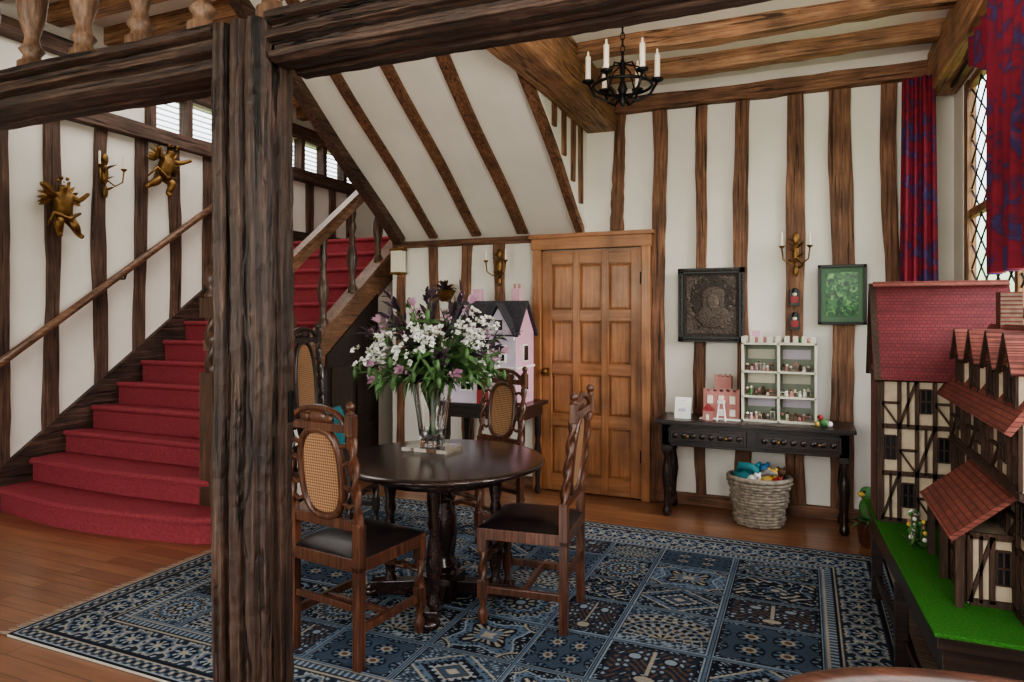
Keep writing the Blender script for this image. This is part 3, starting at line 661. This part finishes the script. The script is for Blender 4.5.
for i in range(15):
    z=.012+i*.021; r0=.155+.05*(i/14)+.006*math.sin(i)
    m.tube([(bx+(r0+.007*math.cos(10*t+PI*i))*math.cos(t),by+(r0+.007*math.cos(10*t+PI*i))*math.sin(t)*.85,z) for t in np.linspace(0,2*PI,61)[:-1]],.0115,wick,6,closed=True)
m.tube([(bx+.21*math.cos(t),by+.21*math.sin(t)*.85,.335) for t in np.linspace(0,2*PI,41)[:-1]],.018,wick,8,closed=True)
m.lathe([(.001,.012),(.15,.012)],(bx,by,0),wick,24,cap=False)
for k in range(20):
    t=2*PI*k/20; m.tube([(bx+.155*math.cos(t),by+.155*.85*math.sin(t),.01),(bx+.205*math.cos(t),by+.205*.85*math.sin(t),.33)],.007,wick,5)
m.build('wicker_basket')
m=MB()
def plush(x,y,z,r,mt,ear=True):
    m.sph((x,y,z),r,mt,(1.15,.95,.8)); m.sph((x+r*.7,y-r*.5,z+r*.6),r*.6,mt,(1,.9,.9))
    if ear:
        for s_ in(-1,1): m.sph((x+r*.7+s_*r*.4,y-r*.5,z+r*1.1),r*.22,mt)
        m.sph((x+r*.7,y-r*1.05,z+r*.5),r*.12,black,seg=6,rings=4)
plush(bx-.09,by-.03,.35,.075,teal); plush(bx-.02,by+.06,.35,.07,blue); plush(bx+.05,by-.04,.345,.06,yellow); plush(bx+.11,by+.03,.35,.055,brownt); plush(bx-.03,by-.09,.34,.04,white); plush(bx+.12,by-.08,.335,.03,red)
m.tube([(bx-.14,by-.05,.37),(bx-.12,by-.1,.43),(bx-.04,by-.09,.42),(bx,by-.1,.37)],[.015,.03,.03,.015],teal,8)
m.tube([(bx+.0,by-.1,.36),(bx+.06,by-.11,.40),(bx+.12,by-.08,.38)],[.012,.022,.012],greyt,8)
m.sph((bx,by,.25),.12,blue)
m.build('soft_toys')
m=MB(); x0,x1,y0,y1=-.425,.08,5.24,5.44; zt=.726
m.b(x0,x1,y1-.01,y1,zt,1.30,shelfg)
for x in(x0,(x0+x1)/2-.008,x1-.016): m.b(x,x+.016,y0,y1,zt,1.30,shelfp)
for z in(zt,.90,1.08,1.285): m.b(x0,x1,y0,y1,z,z+.014,shelfp)
for k in range(9): m.b(x0+k*.058,x0+k*.058+.034,y0,y0+.012,1.30,1.345,shelfp); m.b(x0+k*.058,x0+k*.058+.034,y1-.012,y1,1.30,1.345,shelfp)
tm=[white,pink,brownt,greyt,shelfp,pinkb,greenp,W_chair,cream,white]
for cx in(x0+.024,(x0+x1)/2+.014):
    for z in(zt+.014,.914,1.094):
        m.b(cx+.01,cx+.2,y1-.018,y1-.011,z+.08,z+.15,random.choice([lav,cream,shelfp]))
        for k in range(7):
            h=random.uniform(.03,.08); xx=cx+.015+k*.028+random.uniform(-.004,.004); yy=y0+random.uniform(.03,.13); mm=random.choice(tm)
            if k%3==0:
                m.c(xx,yy,z+h*.7,.034,.026,.006,mm)
                for a in(-1,1):
                    for b_ in(-1,1): m.c(xx+a*.013,yy+b_*.01,z+h*.35,.004,.004,h*.7,mm)
                m.sph((xx,yy,z+h*.7+.012),.010,random.choice(tm),seg=8,rings=5)
            else:
                m.lathe([(.010,0),(.014,h*.2),(.008,h*.65),(.005,h*.7)],(xx,yy,z),mm,8); m.sph((xx,yy,z+h*.7+.008),.010,random.choice([cream,brownt,white]),seg=8,rings=5)
m.b(x0+.05,x0+.2,y0+.05,y0+.14,1.30,1.34,pinkb); m.c(x0+.1,y0+.1,1.36,.06,.05,.05,pink)
for k in range(5): m.sph((x0+.25+k*.05,y0+.1,1.315),.017,random.choice(tm))
m.build('dollhouse_shelf',bevel=.0015)
m=MB()
def cren(x0,x1,y0,y1,z0,z1,mat,n):
    m.b(x0,x1,y0,y1,z0,z1,mat); s_=(x1-x0)/(2*n-1)
    for k in range(n): m.b(x0+2*k*s_,x0+(2*k+1)*s_,y0,y0+.01,z1,z1+.02,mat)
cren(-.70,-.44,5.28,5.42,.726,.93,pinkb,6); cren(-.62,-.5,5.3,5.4,.95,1.04,pinkb,4)
for k in range(3):
    m.b(-.67+k*.08,-.63+k*.08,5.275,5.281,.84,.90,cream)
    m.b(-.67+k*.08,-.63+k*.08,5.275,5.281,.75,.80,white)
m.b(-.72,-.43,5.22,5.27,.726,.735,white)
m.build('toy_castle',bevel=.0015)
m=MB()
m.b(-.69,-.62,5.17,5.21,.726,.80,pinkb); m.prism([(-.70,.80),(-.61,.80),(-.655,.85)],'Y',5.165,5.215,red); m.b(-.665,-.645,5.167,5.17,.73,.77,white); m.build('toy_house')
m=MB()
for sx,sy in((-1,-1),(1,-1),(1,1),(-1,1)): m.beam((-.56+sx*.03,5.19+sy*.02,.726),(-.56+sx*.015,5.19+sy*.01,.86),.006,.006,white)
m.c(-.56,5.19,.80,.045,.03,.01,white); m.c(-.56,5.19,.865,.05,.04,.02,white); m.build('toy_high_chair')
m=MB(); m.add([(-.90,5.2,.726),(-.78,5.2,.726),(-.78,5.25,.88),(-.90,5.25,.88)],[(0,1,2,3)],white); m.beam((-.84,5.24,.86),(-.84,5.32,.728),.02,.004,white)
m.b(-.87,-.82,5.21,5.213,.78,.80,lav); m.build('greeting_card')
m=MB(); m.sph((.12,5.2,.753),.028,greenp,(1.3,1,1)); m.sph((.10,5.19,.79),.02,red); m.sph((.16,5.2,.745),.02,white); m.sph((.08,5.19,.745),.018,yellow); m.build('toy_figurine')
# pictures
m=MB(); x0,x1,z0,z1,y=-.92,-.42,1.29,1.865,YB-.045; fw=.04
for a in((x0,x1,z0,z0+fw),(x0,x1,z1-fw,z1),(x0,x0+fw,z0,z1),(x1-fw,x1,z0,z1)): m.b(a[0],a[1],y-.03,y,a[2],a[3],black)
for k in range(26):
    t=k/26; m.sph((x0+.02+t*(x1-x0-.04),y-.03,z0+.02),.010,reliefd,seg=6,rings=4); m.sph((x0+.02+t*(x1-x0-.04),y-.03,z1-.02),.010,reliefd,seg=6,rings=4)
    m.sph((x0+.02,y-.03,z0+.02+t*(z1-z0-.04)),.010,reliefd,seg=6,rings=4); m.sph((x1-.02,y-.03,z0+.02+t*(z1-z0-.04)),.010,reliefd,seg=6,rings=4)
m.b(x0+fw,x1-fw,y-.010,y,z0+fw,z1-fw,reliefd)
cx=(x0+x1)/2+.005; zc=(z0+z1)/2
m.b(x0+.065,x1-.065,y-.013,y-.009,z0+.065,z1-.065,relief)
m.sph((cx,y-.013,zc+.05),.165,reliefd,(1,.03,1.1),seg=28,rings=14)
m.sph((cx+.01,y-.016,zc-.09),.13,relief,(1.0,.08,.7),seg=18,rings=10)
m.sph((cx+.01,y-.02,zc+.03),.055,reliefl,(.85,.2,1.25),seg=18,rings=10)
m.sph((cx+.01,y-.017,zc+.085),.085,relief,(1.05,.12,.7),seg=18,rings=10)
for s_ in(-1,1): m.sph((cx+.01+s_*.062,y-.016,zc+.02),.035,relief,(.7,.2,2.0))
for k in range(60):
    t=random.uniform(0,6.28); rr_=random.uniform(.13,.2); zz_=zc+.02+rr_*1.2*math.sin(t); xx_=cx+rr_*.95*math.cos(t)
    if z0+.07<zz_<z1-.07: m.sph((xx_,y-.014,zz_),random.uniform(.008,.016),random.choice([relief,reliefd,reliefl]),(1,.4,1),seg=7,rings=5)
m.build('framed_relief',bevel=.002)
m=MB(); x0,x1,z0,z1=.09,.41,1.43,1.865; fw=.02; mount=plain('mount_green',(88,122,92),.7)
for a in((x0,x1,z0,z0+fw),(x0,x1,z1-fw,z1),(x0,x0+fw,z0,z1),(x1-fw,x1,z0,z1)): m.b(a[0],a[1],y-.025,y,a[2],a[3],black)
m.b(x0+fw,x1-fw,y-.010,y,z0+fw,z1-fw,mount); m.b(x0+.055,x1-.055,y-.013,y-.009,z0+.06,z1-.055,art2)
m.build('framed_print',bevel=.0015)
def sconce(name,M):
    m=MB(); m.M=M
    m.sph((0,.02,0),.035,gold,(.7,.35,2.1)); m.sph((0,.02,-.13),.025,gold,(.8,.5,1.8)); m.sph((0,.02,.11),.028,gold,(.9,.4,1.6))
    for k in range(6): m.leaf((0,.025,.08-.04*k),((-1)**k,.3,.6),.07,.025,gold,0)
    for sx in(-1,1):
        m.tube([(0,.03,-.04),(sx*.04,.07,-.085),(sx*.085,.09,-.05),(sx*.095,.09,.03)],.006,gold,6)
        m.lathe([(.006,0),(.02,.012),(.022,.02)],(sx*.095,.09,.03),gold,10); m.lathe([(.008,0),(.008,.09),(.003,.1)],(sx*.095,.09,.05),cream,8)
        m.leaf((0,.03,.03),(sx,.5,.8),.09,.03,gold,0)
    m.build(name,fixn=False)
sconce('wall_sconce',Matrix.Translation((-.06,YB-.035,1.96))@Matrix.Rotation(PI,4,'Z'))
sconce('wall_sconce',Matrix.Translation((-2.48,YB-.035,1.93))@Matrix.Rotation(PI,4,'Z'))
sconce('wall_sconce',Matrix.Translation((XL+.03,4.12,2.74))@Matrix.Rotation(-PI/2,4,'Z')@Matrix.Scale(1.2,4))
m=MB()
for z in(1.58,1.40):
    m.c(-.068,YB-.055,z,.07,.04,.02,black); m.c(-.068,YB-.06,z+.035,.034,.026,.05,red)
    for sx in(-1,1): m.c(-.068+sx*.022,YB-.06,z+.035,.01,.015,.045,red)
    m.sph((-.068,YB-.06,z+.075),.016,cream); m.lathe([(.018,0),(.019,.025),(.012,.035)],(-.068,YB-.06,z+.085),black,10); m.c(-.068,YB-.04,z+.05,.07,.008,.12,black)
m.build('toy_soldier_ornament')
m=MB(); m.c(-3.50,YB-.09,2.0,.11,.09,.2,cream); m.c(-3.50,YB-.09,2.11,.13,.11,.02,gold); m.c(-3.50,YB-.09,1.89,.13,.11,.02,gold); m.c(-3.5,YB-.04,2.0,.05,.03,.28,W_door['Z']); m.build('wall_lantern',bevel=.003)
def cherub(name,loc,rx,mir=1,sc=1.):
    root=bpy.data.objects.new(name,None); bpy.context.scene.collection.objects.link(root)
    V=[(0,.02,0),(0,.03,.06),(0,.03,.12),(0,.035,.165),(0,.05,.215),(.03,.02,-.015),(.075,.075,-.055),(.06,.05,-.135),(.08,.08,-.155),(-.03,.02,-.015),(-.055,.055,-.09),(-.10,.02,-.145),(-.115,.05,-.165),
       (.055,.03,.135),(.105,.05,.155),(.155,.07,.20),(-.055,.03,.135),(-.105,.06,.10),(-.14,.09,.14),(.178,.075,.215),(-.155,.1,.158)]
    E=[(0,1),(1,2),(2,3),(3,4),(0,5),(5,6),(6,7),(7,8),(0,9),(9,10),(10,11),(11,12),(2,13),(13,14),(14,15),(2,16),(16,17),(17,18),(15,19),(18,20)]
    R=[.050,.052,.048,.022,.046,.038,.036,.020,.018,.038,.036,.020,.018,.026,.021,.015,.026,.021,.015,.014,.014]
    me=bpy.data.meshes.new('body'); me.from_pydata([(v[0]*mir,v[1],v[2]) for v in V],E,[]); me.materials.append(gold)
    o=bpy.data.objects.new('body',me); bpy.context.scene.collection.objects.link(o); o.parent=root
    o.modifiers.new('s','SKIN'); ss=o.modifiers.new('ss','SUBSURF'); ss.levels=2; ss.render_levels=2
    for i,sv in enumerate(me.skin_vertices[0].data): sv.radius=(R[i],R[i]); sv.use_root=(i==0)
    for p in me.polygons: p.use_smooth=True
    m=MB()
    for sx in(-1,1):
        for row in range(2):
            for k in range(6): m.leaf((sx*(.02+.01*k),.005-.006*row,.13-.006*k),(sx*(.55+.10*k),-.12,.85-.24*k),(.15-.012*k)*(1-.3*row),.034,gold,.05,up=(0,1,0),rr=.15)
    for k in range(14): m.sph((.034*math.cos(k*2.1),.045+.034*math.sin(k*2.1),.238+.012*(k%3)),.014,gold,seg=6,rings=4)
    m.sph((0,.098,.215),.008,gold,seg=6,rings=4)
    for sx in(-1,1): m.sph((sx*.018,.088,.226),.006,black,seg=6,rings=4)
    m.tube([(-.1,.06,.01),(0,.075,-.035),(.1,.07,.01),(.13,.04,-.08)],[.010,.018,.014,.006],gold,8)
    m.build('wings',parent=root,fixn=False)
    root.location=loc; root.rotation_euler=(0,rx,-PI/2); root.scale=(sc,sc,sc)
cherub('gilt_cherub',(XL+.06,3.73,2.33),.1,1,1.15); cherub('gilt_cherub',(XL+.06,4.68,2.84),-.3,-1,1.2)
# chandelier
m=MB(); cx,cy=-.98,3.93; z=2.84
m.tube([(cx+.17*math.cos(t),cy+.17*math.sin(t),z) for t in np.linspace(0,2*PI,33)[:-1]],.009,iron,8,closed=True)
m.lathe([(.004,-.12),(.025,-.09),(.012,-.06),(.03,-.02),(.012,.03),(.02,.12),(.008,.16),(.008,.2)],(cx,cy,z),iron,12)
for k in range(6):
    t=2*PI*k/6+.3; c,s_=math.cos(t),math.sin(t)
    m.tube([(cx,cy,z-.04),(cx+.08*c,cy+.08*s_,z-.09),(cx+.16*c,cy+.16*s_,z-.05),(cx+.2*c,cy+.2*s_,z+.02)],.008,iron,6)
    m.tube([(cx+.17*c,cy+.17*s_,z),(cx+.1*c,cy+.1*s_,z+.11),(cx,cy,z+.13)],.005,iron,6)
    m.lathe([(.008,0),(.034,.012),(.036,.022),(.015,.024),(.015,.035)],(cx+.2*c,cy+.2*s_,z+.015),iron,12)
    m.lathe([(.0165,0),(.0165,.13),(.007,.14),(.005,.165)],(cx+.2*c,cy+.2*s_,z+.045),cream,10)
for k in range(9):
    zz=z+.22+k*.036; a=(k%2)*PI/2
    m.tube([(cx+.012*math.cos(t)*math.cos(a),cy+.012*math.cos(t)*math.sin(a),zz+.024*math.sin(t)) for t in np.linspace(0,2*PI,13)[:-1]],.003,iron,5,closed=True)
m.build('iron_chandelier')
# ---------------------------------------------------------------- pink dollhouse on side table
m=MB()
m.b(-2.8,-2.0,4.95,5.45,.75,.78,C); m.b(-2.76,-2.04,4.99,5.42,.66,.75,C)
for x in(-2.74,-2.07):
    for y in(5.02,5.38): m.lathe([(.02,0),(.03,.03),(.018,.08),(.028,.2),(.034,.35),(.02,.45),(.03,.5),(.03,.67)],(x,y,0),C,14)
m.build('side_table',bevel=.003)
m=MB(); x0,x1,y0,y1,z0=-2.68,-2.1,4.98,5.36,.781
m.b(x0,x1,y0+.01,y1,z0,1.36,pink); m.b(x0,x1,y0,y0+.012,z0,1.36,lav)
m.prism([(y0,1.36),(y1,1.36),((y0+y1)/2,1.60)],'X',x0,x1,pink)
for sgn in(0,1):
    ya=y0-.03 if sgn==0 else y1+.03; za=1.33
    m.beam((x0-.03,(ya+(y0+y1)/2)/2,(za+1.615)/2),(x1+.03,(ya+(y0+y1)/2)/2,(za+1.615)/2),math.hypot((y0+y1)/2-ya,1.615-za),.015,dkroof,up=(0,(-1 if sgn==0 else 1)*.28,.22))
for gx in(x0+.14,x1-.14):
    m.prism([(gx-.13,1.3),(gx+.13,1.3),(gx+.13,1.36),(gx,1.56),(gx-.13,1.36)],'Y',y0-.03,y0+.1,lav)
    for s_ in(-1,1): m.beam((gx+s_*.15,y0-.0,1.34),(gx,y0-.0,1.59),.14,.012,dkroof,up=(s_*.25,0,.15))
    m.c(gx,y0-.032,1.42,.07,.01,.08,darkglass)
m.c(x1-.1,y1-.12,1.64,.07,.07,.16,pink); m.c(x0+.12,y1-.12,1.64,.07,.07,.16,pink)
for s_ in(-.02,.02): m.lathe([(.012,0),(.01,.04)],(x1-.1+s_,y1-.12,1.72),pinkb,8)
for gx in(x0+.14,(x0+x1)/2,x1-.14):
    for z in(.9,1.14):
        m.c(gx,y0-.004,z+.05,.11,.012,.14,white)
        for a in(-.024,.024):
            for b_ in(-.03,.03): m.c(gx+a,y0-.011,z+.05+b_,.038,.006,.05,darkglass)
m.b((x0+x1)/2-.05,(x0+x1)/2+.05,y0-.014,y0,z0,z0+.2,red)
for z in(.9,1.14): m.c(x1+.004,(y0+y1)/2,z+.05,.01,.1,.14,white); m.c(x1+.008,(y0+y1)/2,z+.05,.01,.08,.12,darkglass)
m.b(x0-.01,x1+.01,y0-.012,y1+.01,1.07,1.085,white)
m.build('pink_dollhouse',bevel=.0015)
m=MB(); bc=Vector((-2.95,5.36,1.72))
for k in range(40):
    t=random.uniform(0,2*PI); e=random.uniform(-.2,1.3); m.leaf(bc,(math.cos(t)*math.cos(e),-abs(math.sin(t))*math.cos(e)*.6,math.sin(e)),random.uniform(.08,.16),.03,gold if k%2 else leafp,.3)
m.lathe([(.03,0),(.06,.02),(.09,.08),(.1,.1)],(bc.x,bc.y,bc.z-.1),gold,16)
m.tube([(bc.x,bc.y,bc.z-.08),(bc.x,YB-.03,bc.z-.12)],.012,gold,8)
m.build('gilt_wall_basket',fixn=False)
# ---------------------------------------------------------------- display table + Tudor dollhouse
m=MB()
m.prism([(.305,4.16),(.385,2.52),(.92,2.52),(.90,4.16)],'Z',.44,.485,C); m.prism([(.295,4.18),(.375,2.50),(.925,2.50),(.91,4.18)],'Z',.485,.4995,grass); m.prism([(.325,4.12),(.405,2.56),(.90,2.56),(.88,4.12)],'Z',.34,.44,C)
for x,y in((.43,2.6),(.375,3.3),(.35,4.06),(.85,2.6),(.85,3.3),(.85,4.06)):
    m.b(x-.025,x+.025,y-.03,y+.03,0.013 if x<.44 else 0,.36,C)
m.beam((.43,2.6,.12),(.35,4.06,.12),.025,.04,C); m.beam((.85,2.6,.12),(.85,4.06,.12),.025,.04,C)
m.build('display_table',bevel=.004)
m=MB()
def tface(kind,c,a0,a1,z0,z1,nv_,floors,out):
    def bar(u0,w0,u1,w1,t):
        if kind=='Y': m.beam((u0,c-out/2,w0),(u1,c-out/2,w1),out,t,tudw,up=(0,0,1)) if abs(u1-u0)>1e-6 and abs(w1-w0)<1e-6 else m.beam((u0,c-out/2,w0),(u1,c-out/2,w1),t,out,tudw,up=(0,1,0))
        else: m.beam((c-out/2,u0,w0),(c-out/2,u1,w1),t,out,tudw,up=(1,0,0))
    for k in range(nv_+1):
        u=a0+(a1-a0)*k/nv_; bar(u,z0,u,z1,.017)
    for f in range(floors+1):
        z=z0+(z1-z0)*f/floors; bar(a0,z,a1,z,.022)
    fh=(z1-z0)/floors; cwid=(a1-a0)/nv_
    for f in range(floors):
        zz=z0+fh*f
        for k in range(nv_):
            u=a0+cwid*k
            if (k+f)%3==0: bar(u,zz,u+cwid,zz+fh,.012); bar(u+cwid/2,zz,u+cwid/2,zz+fh,.010)
            elif (k+f)%3==1:
                uc=u+cwid/2; w=cwid*.62
                if kind=='Y': m.b(uc-w/2,uc+w/2,c-out*.8,c,zz+fh*.3,zz+fh*.8,darkglass)
                else: m.b(c-out*.8,c,uc-w/2,uc+w/2,zz+fh*.3,zz+fh*.8,darkglass)
                for q in(0,.5,1): bar(uc-w/2+w*q,zz+fh*.3,uc-w/2+w*q,zz+fh*.8,.006)
                for q in(.3,.55,.8): bar(uc-w/2,zz+fh*q,uc+w/2,zz+fh*q,.006)
            else: bar(u,zz+fh*.5,u+cwid,zz+fh*.5,.012); bar(u+cwid,zz,u,zz+fh*.5,.010)
m.b(.34,.89,3.76,4.12,.5,1.2,tud)
tface('Y',3.76,.345,.64,.511,1.19,4,3,.014)
m.b(.325,.345,3.77,4.11,.5,1.24,redbrick); m.b(.325,.355,3.755,3.79,.5,1.22,tudw)
m.b(.32,.9,3.735,4.14,1.19,1.215,tudw)
m.prism([(3.76,1.21),(4.12,1.21),(3.99,1.62)],'X',.335,.895,redbrick)
rp=[(3.70,1.19),(3.985,1.655),(4.01,1.655),(4.18,1.19),(4.165,1.185),(3.997,1.63),(3.72,1.185)]
m.prism(rp,'X',.325,.91,roofY)
m.prism([(3.96,1.645),(4.03,1.645),(3.995,1.672)],'X',.325,.91,roofX)
for s0,s1 in(((3.70,1.185),(3.99,1.66)),((4.18,1.185),(4.0,1.66))): m.beam((.322,s0[0],s0[1]),(.322,s1[0],s1[1]),.014,.03,tudw,up=(1,0,0))
m.b(.66,.89,2.62,3.76,.5,1.15,tud)
tface('X',.66,2.63,3.74,.511,.92,9,2,.014); tface('Y',2.62,.665,.885,.511,1.14,3,3,.014)
m.b(.635,.66,2.62,3.74,.93,1.15,tud); tface('X',.635,2.63,3.73,.94,1.14,9,1,.012); m.b(.62,.66,2.6,3.75,.915,.935,tudw)
wp=[(.57,1.13),(.795,1.46),(.815,1.46),(.92,1.12),(.905,1.11),(.805,1.43),(.59,1.12)]
m.prism(wp,'Y',2.56,3.80,roofX); m.prism([(.66,1.14),(.89,1.14),(.80,1.42)],'Y',2.62,3.7,tud)
for y in(3.50,3.22,2.94,2.70):
    m.prism([(y-.075,1.20),(y+.075,1.20),(y+.075,1.32),(y,1.43),(y-.075,1.32)],'X',.625,.77,tud)
    m.b(.619,.626,y-.045,y+.045,1.23,1.31,darkglass)
    for q in(-.045,0,.045): m.b(.614,.622,y+q-.004,y+q+.004,1.22,1.32,tudw)
    m.b(.614,.622,y-.06,y+.06,1.315,1.327,tudw); m.b(.614,.622,y-.06,y+.06,1.215,1.227,tudw)
    for s_ in(-1,1):
        m.beam((.60,y+s_*.048,1.373),(.80,y+s_*.048,1.373),.155,.012,roofX,up=(0,s_*.11,.075))
        m.beam((.606,y+s_*.092,1.305),(.606,y,1.44),.014,.014,tudw,up=(1,0,0)); m.b(.616,.626,y+s_*.068-.006,y+s_*.068+.006,1.18,1.33,tudw)
m.b(.78,.86,3.55,3.63,1.35,1.6,redbrick); m.b(.78,.86,2.9,2.98,1.35,1.6,redbrick)
m.prism([(.45,.745),(.66,.925),(.66,.905),(.46,.73)],'Y',2.72,3.36,roofX)
for y in(2.76,3.04,3.32): m.b(.475,.50,y-.012,y+.012,.5,.76,tudw)
m.b(.52,.66,2.80,3.28,.5,.74,tud); tface('X',.52,2.81,3.27,.511,.74,6,1,.012); tface('Y',2.80,.525,.655,.511,.74,2,1,.012)
m.b(.465,.505,2.74,3.34,.74,.755,tudw)
m.build('tudor_dollhouse')
m=MB()
for k in range(26):
    x,y=.45+random.uniform(-.03,.03),3.44+random.uniform(-.06,.06); h=random.uniform(.03,.14)
    m.tube([(x,y,.5),(x+.005,y,.5+h)],.002,stemm,4); m.sph((x,y,.5+h),.010,random.choice([white,yellow,greenp,white,greenp,pinkb]),seg=6,rings=4); m.leaf((x,y,.5),(random.uniform(-1,1),random.uniform(-1,1),1),.06,.015,leafg)
m.build('miniature_garden',fixn=False)
m=MB(); px,py=.40,4.98
m.lathe([(.06,0),(.075,.02),(.085,.14),(.09,.16)],(px,py,0),W_chair,18); m.sph((px,py,.25),.075,greenp,(1,.9,1.15)); m.sph((px-.03,py-.04,.35),.045,greenp); m.sph((px-.065,py-.07,.35),.018,yellow,(1.4,1,.9)); m.sph((px-.05,py-.08,.37),.008,black); m.sph((px+.04,py-.06,.27),.035,red,(.7,.5,1.5))
m.tube([(px+.05,py,.2),(px+.09,py+.02,.1),(px+.11,py+.03,.02)],[.03,.02,.008],blue,8)
for k in range(20): 
    t=random.uniform(0,6.28); m.leaf((px,py,.16),(math.cos(t),math.sin(t),random.uniform(.1,1)),.13,.035,leafg,.5)
m.build('potted_toy_parrot',fixn=False)
# ---------------------------------------------------------------- curtains
def curtain(pa,pb,z0,z1,folds,amp,gather=0.):
    m=MB(); pa=Vector(pa);pb=Vector(pb);d=(pb-pa); n=Vector((-d.y,d.x)).normalized(); nx=folds*10; nz=24;vs=[];fs=[]
    for j in range(nz+1):
        v=j/nz; z=z0+(z1-z0)*v
        for i in range(nx+1):
            u=i/nx; uu=.5+(u-.5)*(1-gather*v); a=amp*(.6+.4*(1-v))
            o=a*math.sin(2*PI*folds*u+.6*math.sin(3*v))+.3*a*math.sin(2*PI*folds*u*.5+2*v)
            p=pa+d*uu+n*o; vs.append((p.x,p.y,z))
    for j in range(nz):
        for i in range(nx): q=j*(nx+1)+i; fs.append((q,q+1,q+nx+2,q+nx+1))
    m.add(vs,fs,curt,True); return m
m=curtain((.575,5.32),(.83,5.26),.15,3.10,4,.032,.25); m.build('curtain',fixn=False)
m=curtain((.80,3.86),(.84,2.75),1.69,2.98,9,.04,.03); m.build('curtain',fixn=False)
m=MB()
vs=[];fs=[];nx,nz=40,10
for j in range(nz+1):
    for i in range(nx+1):
        u=i/nx; v=j/nz; y=3.8+u*.62; zt=2.985; zb=zt-.42+.30*u**.7
        vs.append((.83+.025*math.sin(u*28),y,zt-(zt-zb)*v))
for j in range(nz):
    for i in range(nx): q=j*(nx+1)+i; fs.append((q,q+1,q+nx+2,q+nx+1))
m.add(vs,fs,curt,True); m.build('curtain_valance',fixn=False)
m=MB(); m.tube([(.88,2.6,2.985),(.88,5.2,2.985)],.010,iron,8); m.build('curtain_rod')
# ---------------------------------------------------------------- foreground armchair
m=MB(); ax,ay=.36,1.22
arc=[(ax+.42*math.cos(t),ay+.22*math.sin(t)-.02,.825+.02*math.sin(t)) for t in np.linspace(-.25,PI+.25,25)]
ins=[(ax+.37*math.cos(t),ay+.17*math.sin(t)-.02,.83+.02*math.sin(t)) for t in np.linspace(-.25,PI+.25,25)]
m.tube(arc,.027,W_arm,10); m.tube(ins,.020,W_arm,10)
for t in np.linspace(.1,PI-.1,9): m.tube([(ax+.40*math.cos(t),ay+.20*math.sin(t)-.02,.82),(ax+.27*math.cos(t),ay+.17*math.sin(t)-.02,.46)],.011,W_arm,8)
m.lathe([(.0,.0),(.26,0),(.29,.02),(.28,.04),(0,.045)],(ax,ay-.03,.42),W_arm,28,cap=False)
for sx in(-1,1):
    for sy in(-1,1): m.tube([(ax+sx*.17,ay-.03+sy*.16,.43),(ax+sx*.24,ay-.03+sy*.22,0)],[.02,.016],W_arm,8)
m.build('wooden_armchair')
# ---------------------------------------------------------------- lights / world
def area(name,loc,d,sx,sy,pw,col):
    l=bpy.data.lights.new(name,'AREA'); l.shape='RECTANGLE'; l.size=sx; l.size_y=sy; l.energy=pw; l.color=col
    o=bpy.data.objects.new(name,l); bpy.context.scene.collection.objects.link(o); o.location=loc; o.rotation_euler=Vector(d).to_track_quat('-Z','Z').to_euler()
area('fill_behind_camera',(-2.4,-3.3,1.9),(0,1,0),4.2,2.2,150,(1,.99,.97))  # added soft fill behind the camera, standing in for unseen windows
area('fill_near_side',(.90,1.2,2.1),(-1,.75,-.12),1.6,1.5,62,(1,.98,.95))  # added side fill out of view; the right wall has no opening here
area('stairwell_light',(-4.7,4.6,3.85),(0,.01,-1),1.2,3,34,(1,.97,.93))
area('ceiling_fill',(-.4,2.6,2.5),(-.1,.5,1),.9,.9,22,(1,.93,.84))  # added upward fill to brighten the ceiling, no fixture here
l=bpy.data.lights.new('sky_sun','SUN'); l.energy=8; l.angle=.8; l.color=(1,.98,.94); o=bpy.data.objects.new('sky_sun',l); bpy.context.scene.collection.objects.link(o)
o.rotation_euler=Vector((-1,.15,-.42)).to_track_quat('-Z','Y').to_euler()
w=bpy.data.worlds.new('w'); bpy.context.scene.world=w; w.use_nodes=True; nt=w.node_tree; bg=nt.nodes['Background']
tc=N(nt,'ShaderNodeTexCoord'); sp=N(nt,'ShaderNodeSeparateXYZ'); nt.links.new(tc.outputs['Generated'],sp.inputs[0])
r=ramp(nt,[(.0,(.25,.33,.15,1)),(.06,(.5,.62,.4,1)),(.16,(.9,.95,1,1)),(1,(.75,.86,1,1))]); nt.links.new(sp.outputs['Z'],r.inputs[0]); nt.links.new(r.outputs[0],bg.inputs[0]); bg.inputs[1].default_value=3.6
# ---------------------------------------------------------------- camera
cam=bpy.data.cameras.new('camera'); co=bpy.data.objects.new('camera',cam); bpy.context.scene.collection.objects.link(co)
cam.lens=24; cam.sensor_width=36; co.location=(0,0,1.5); co.rotation_euler=(PI/2,0,math.radians(23.2)); cam.shift_y=-26/1024; cam.clip_start=.05
bpy.context.scene.camera=co
try:
    vs_=bpy.context.scene.view_settings; vs_.view_transform='AgX'; vs_.look='AgX - Medium High Contrast'; vs_.exposure=.1
except Exception as ex: print(ex)
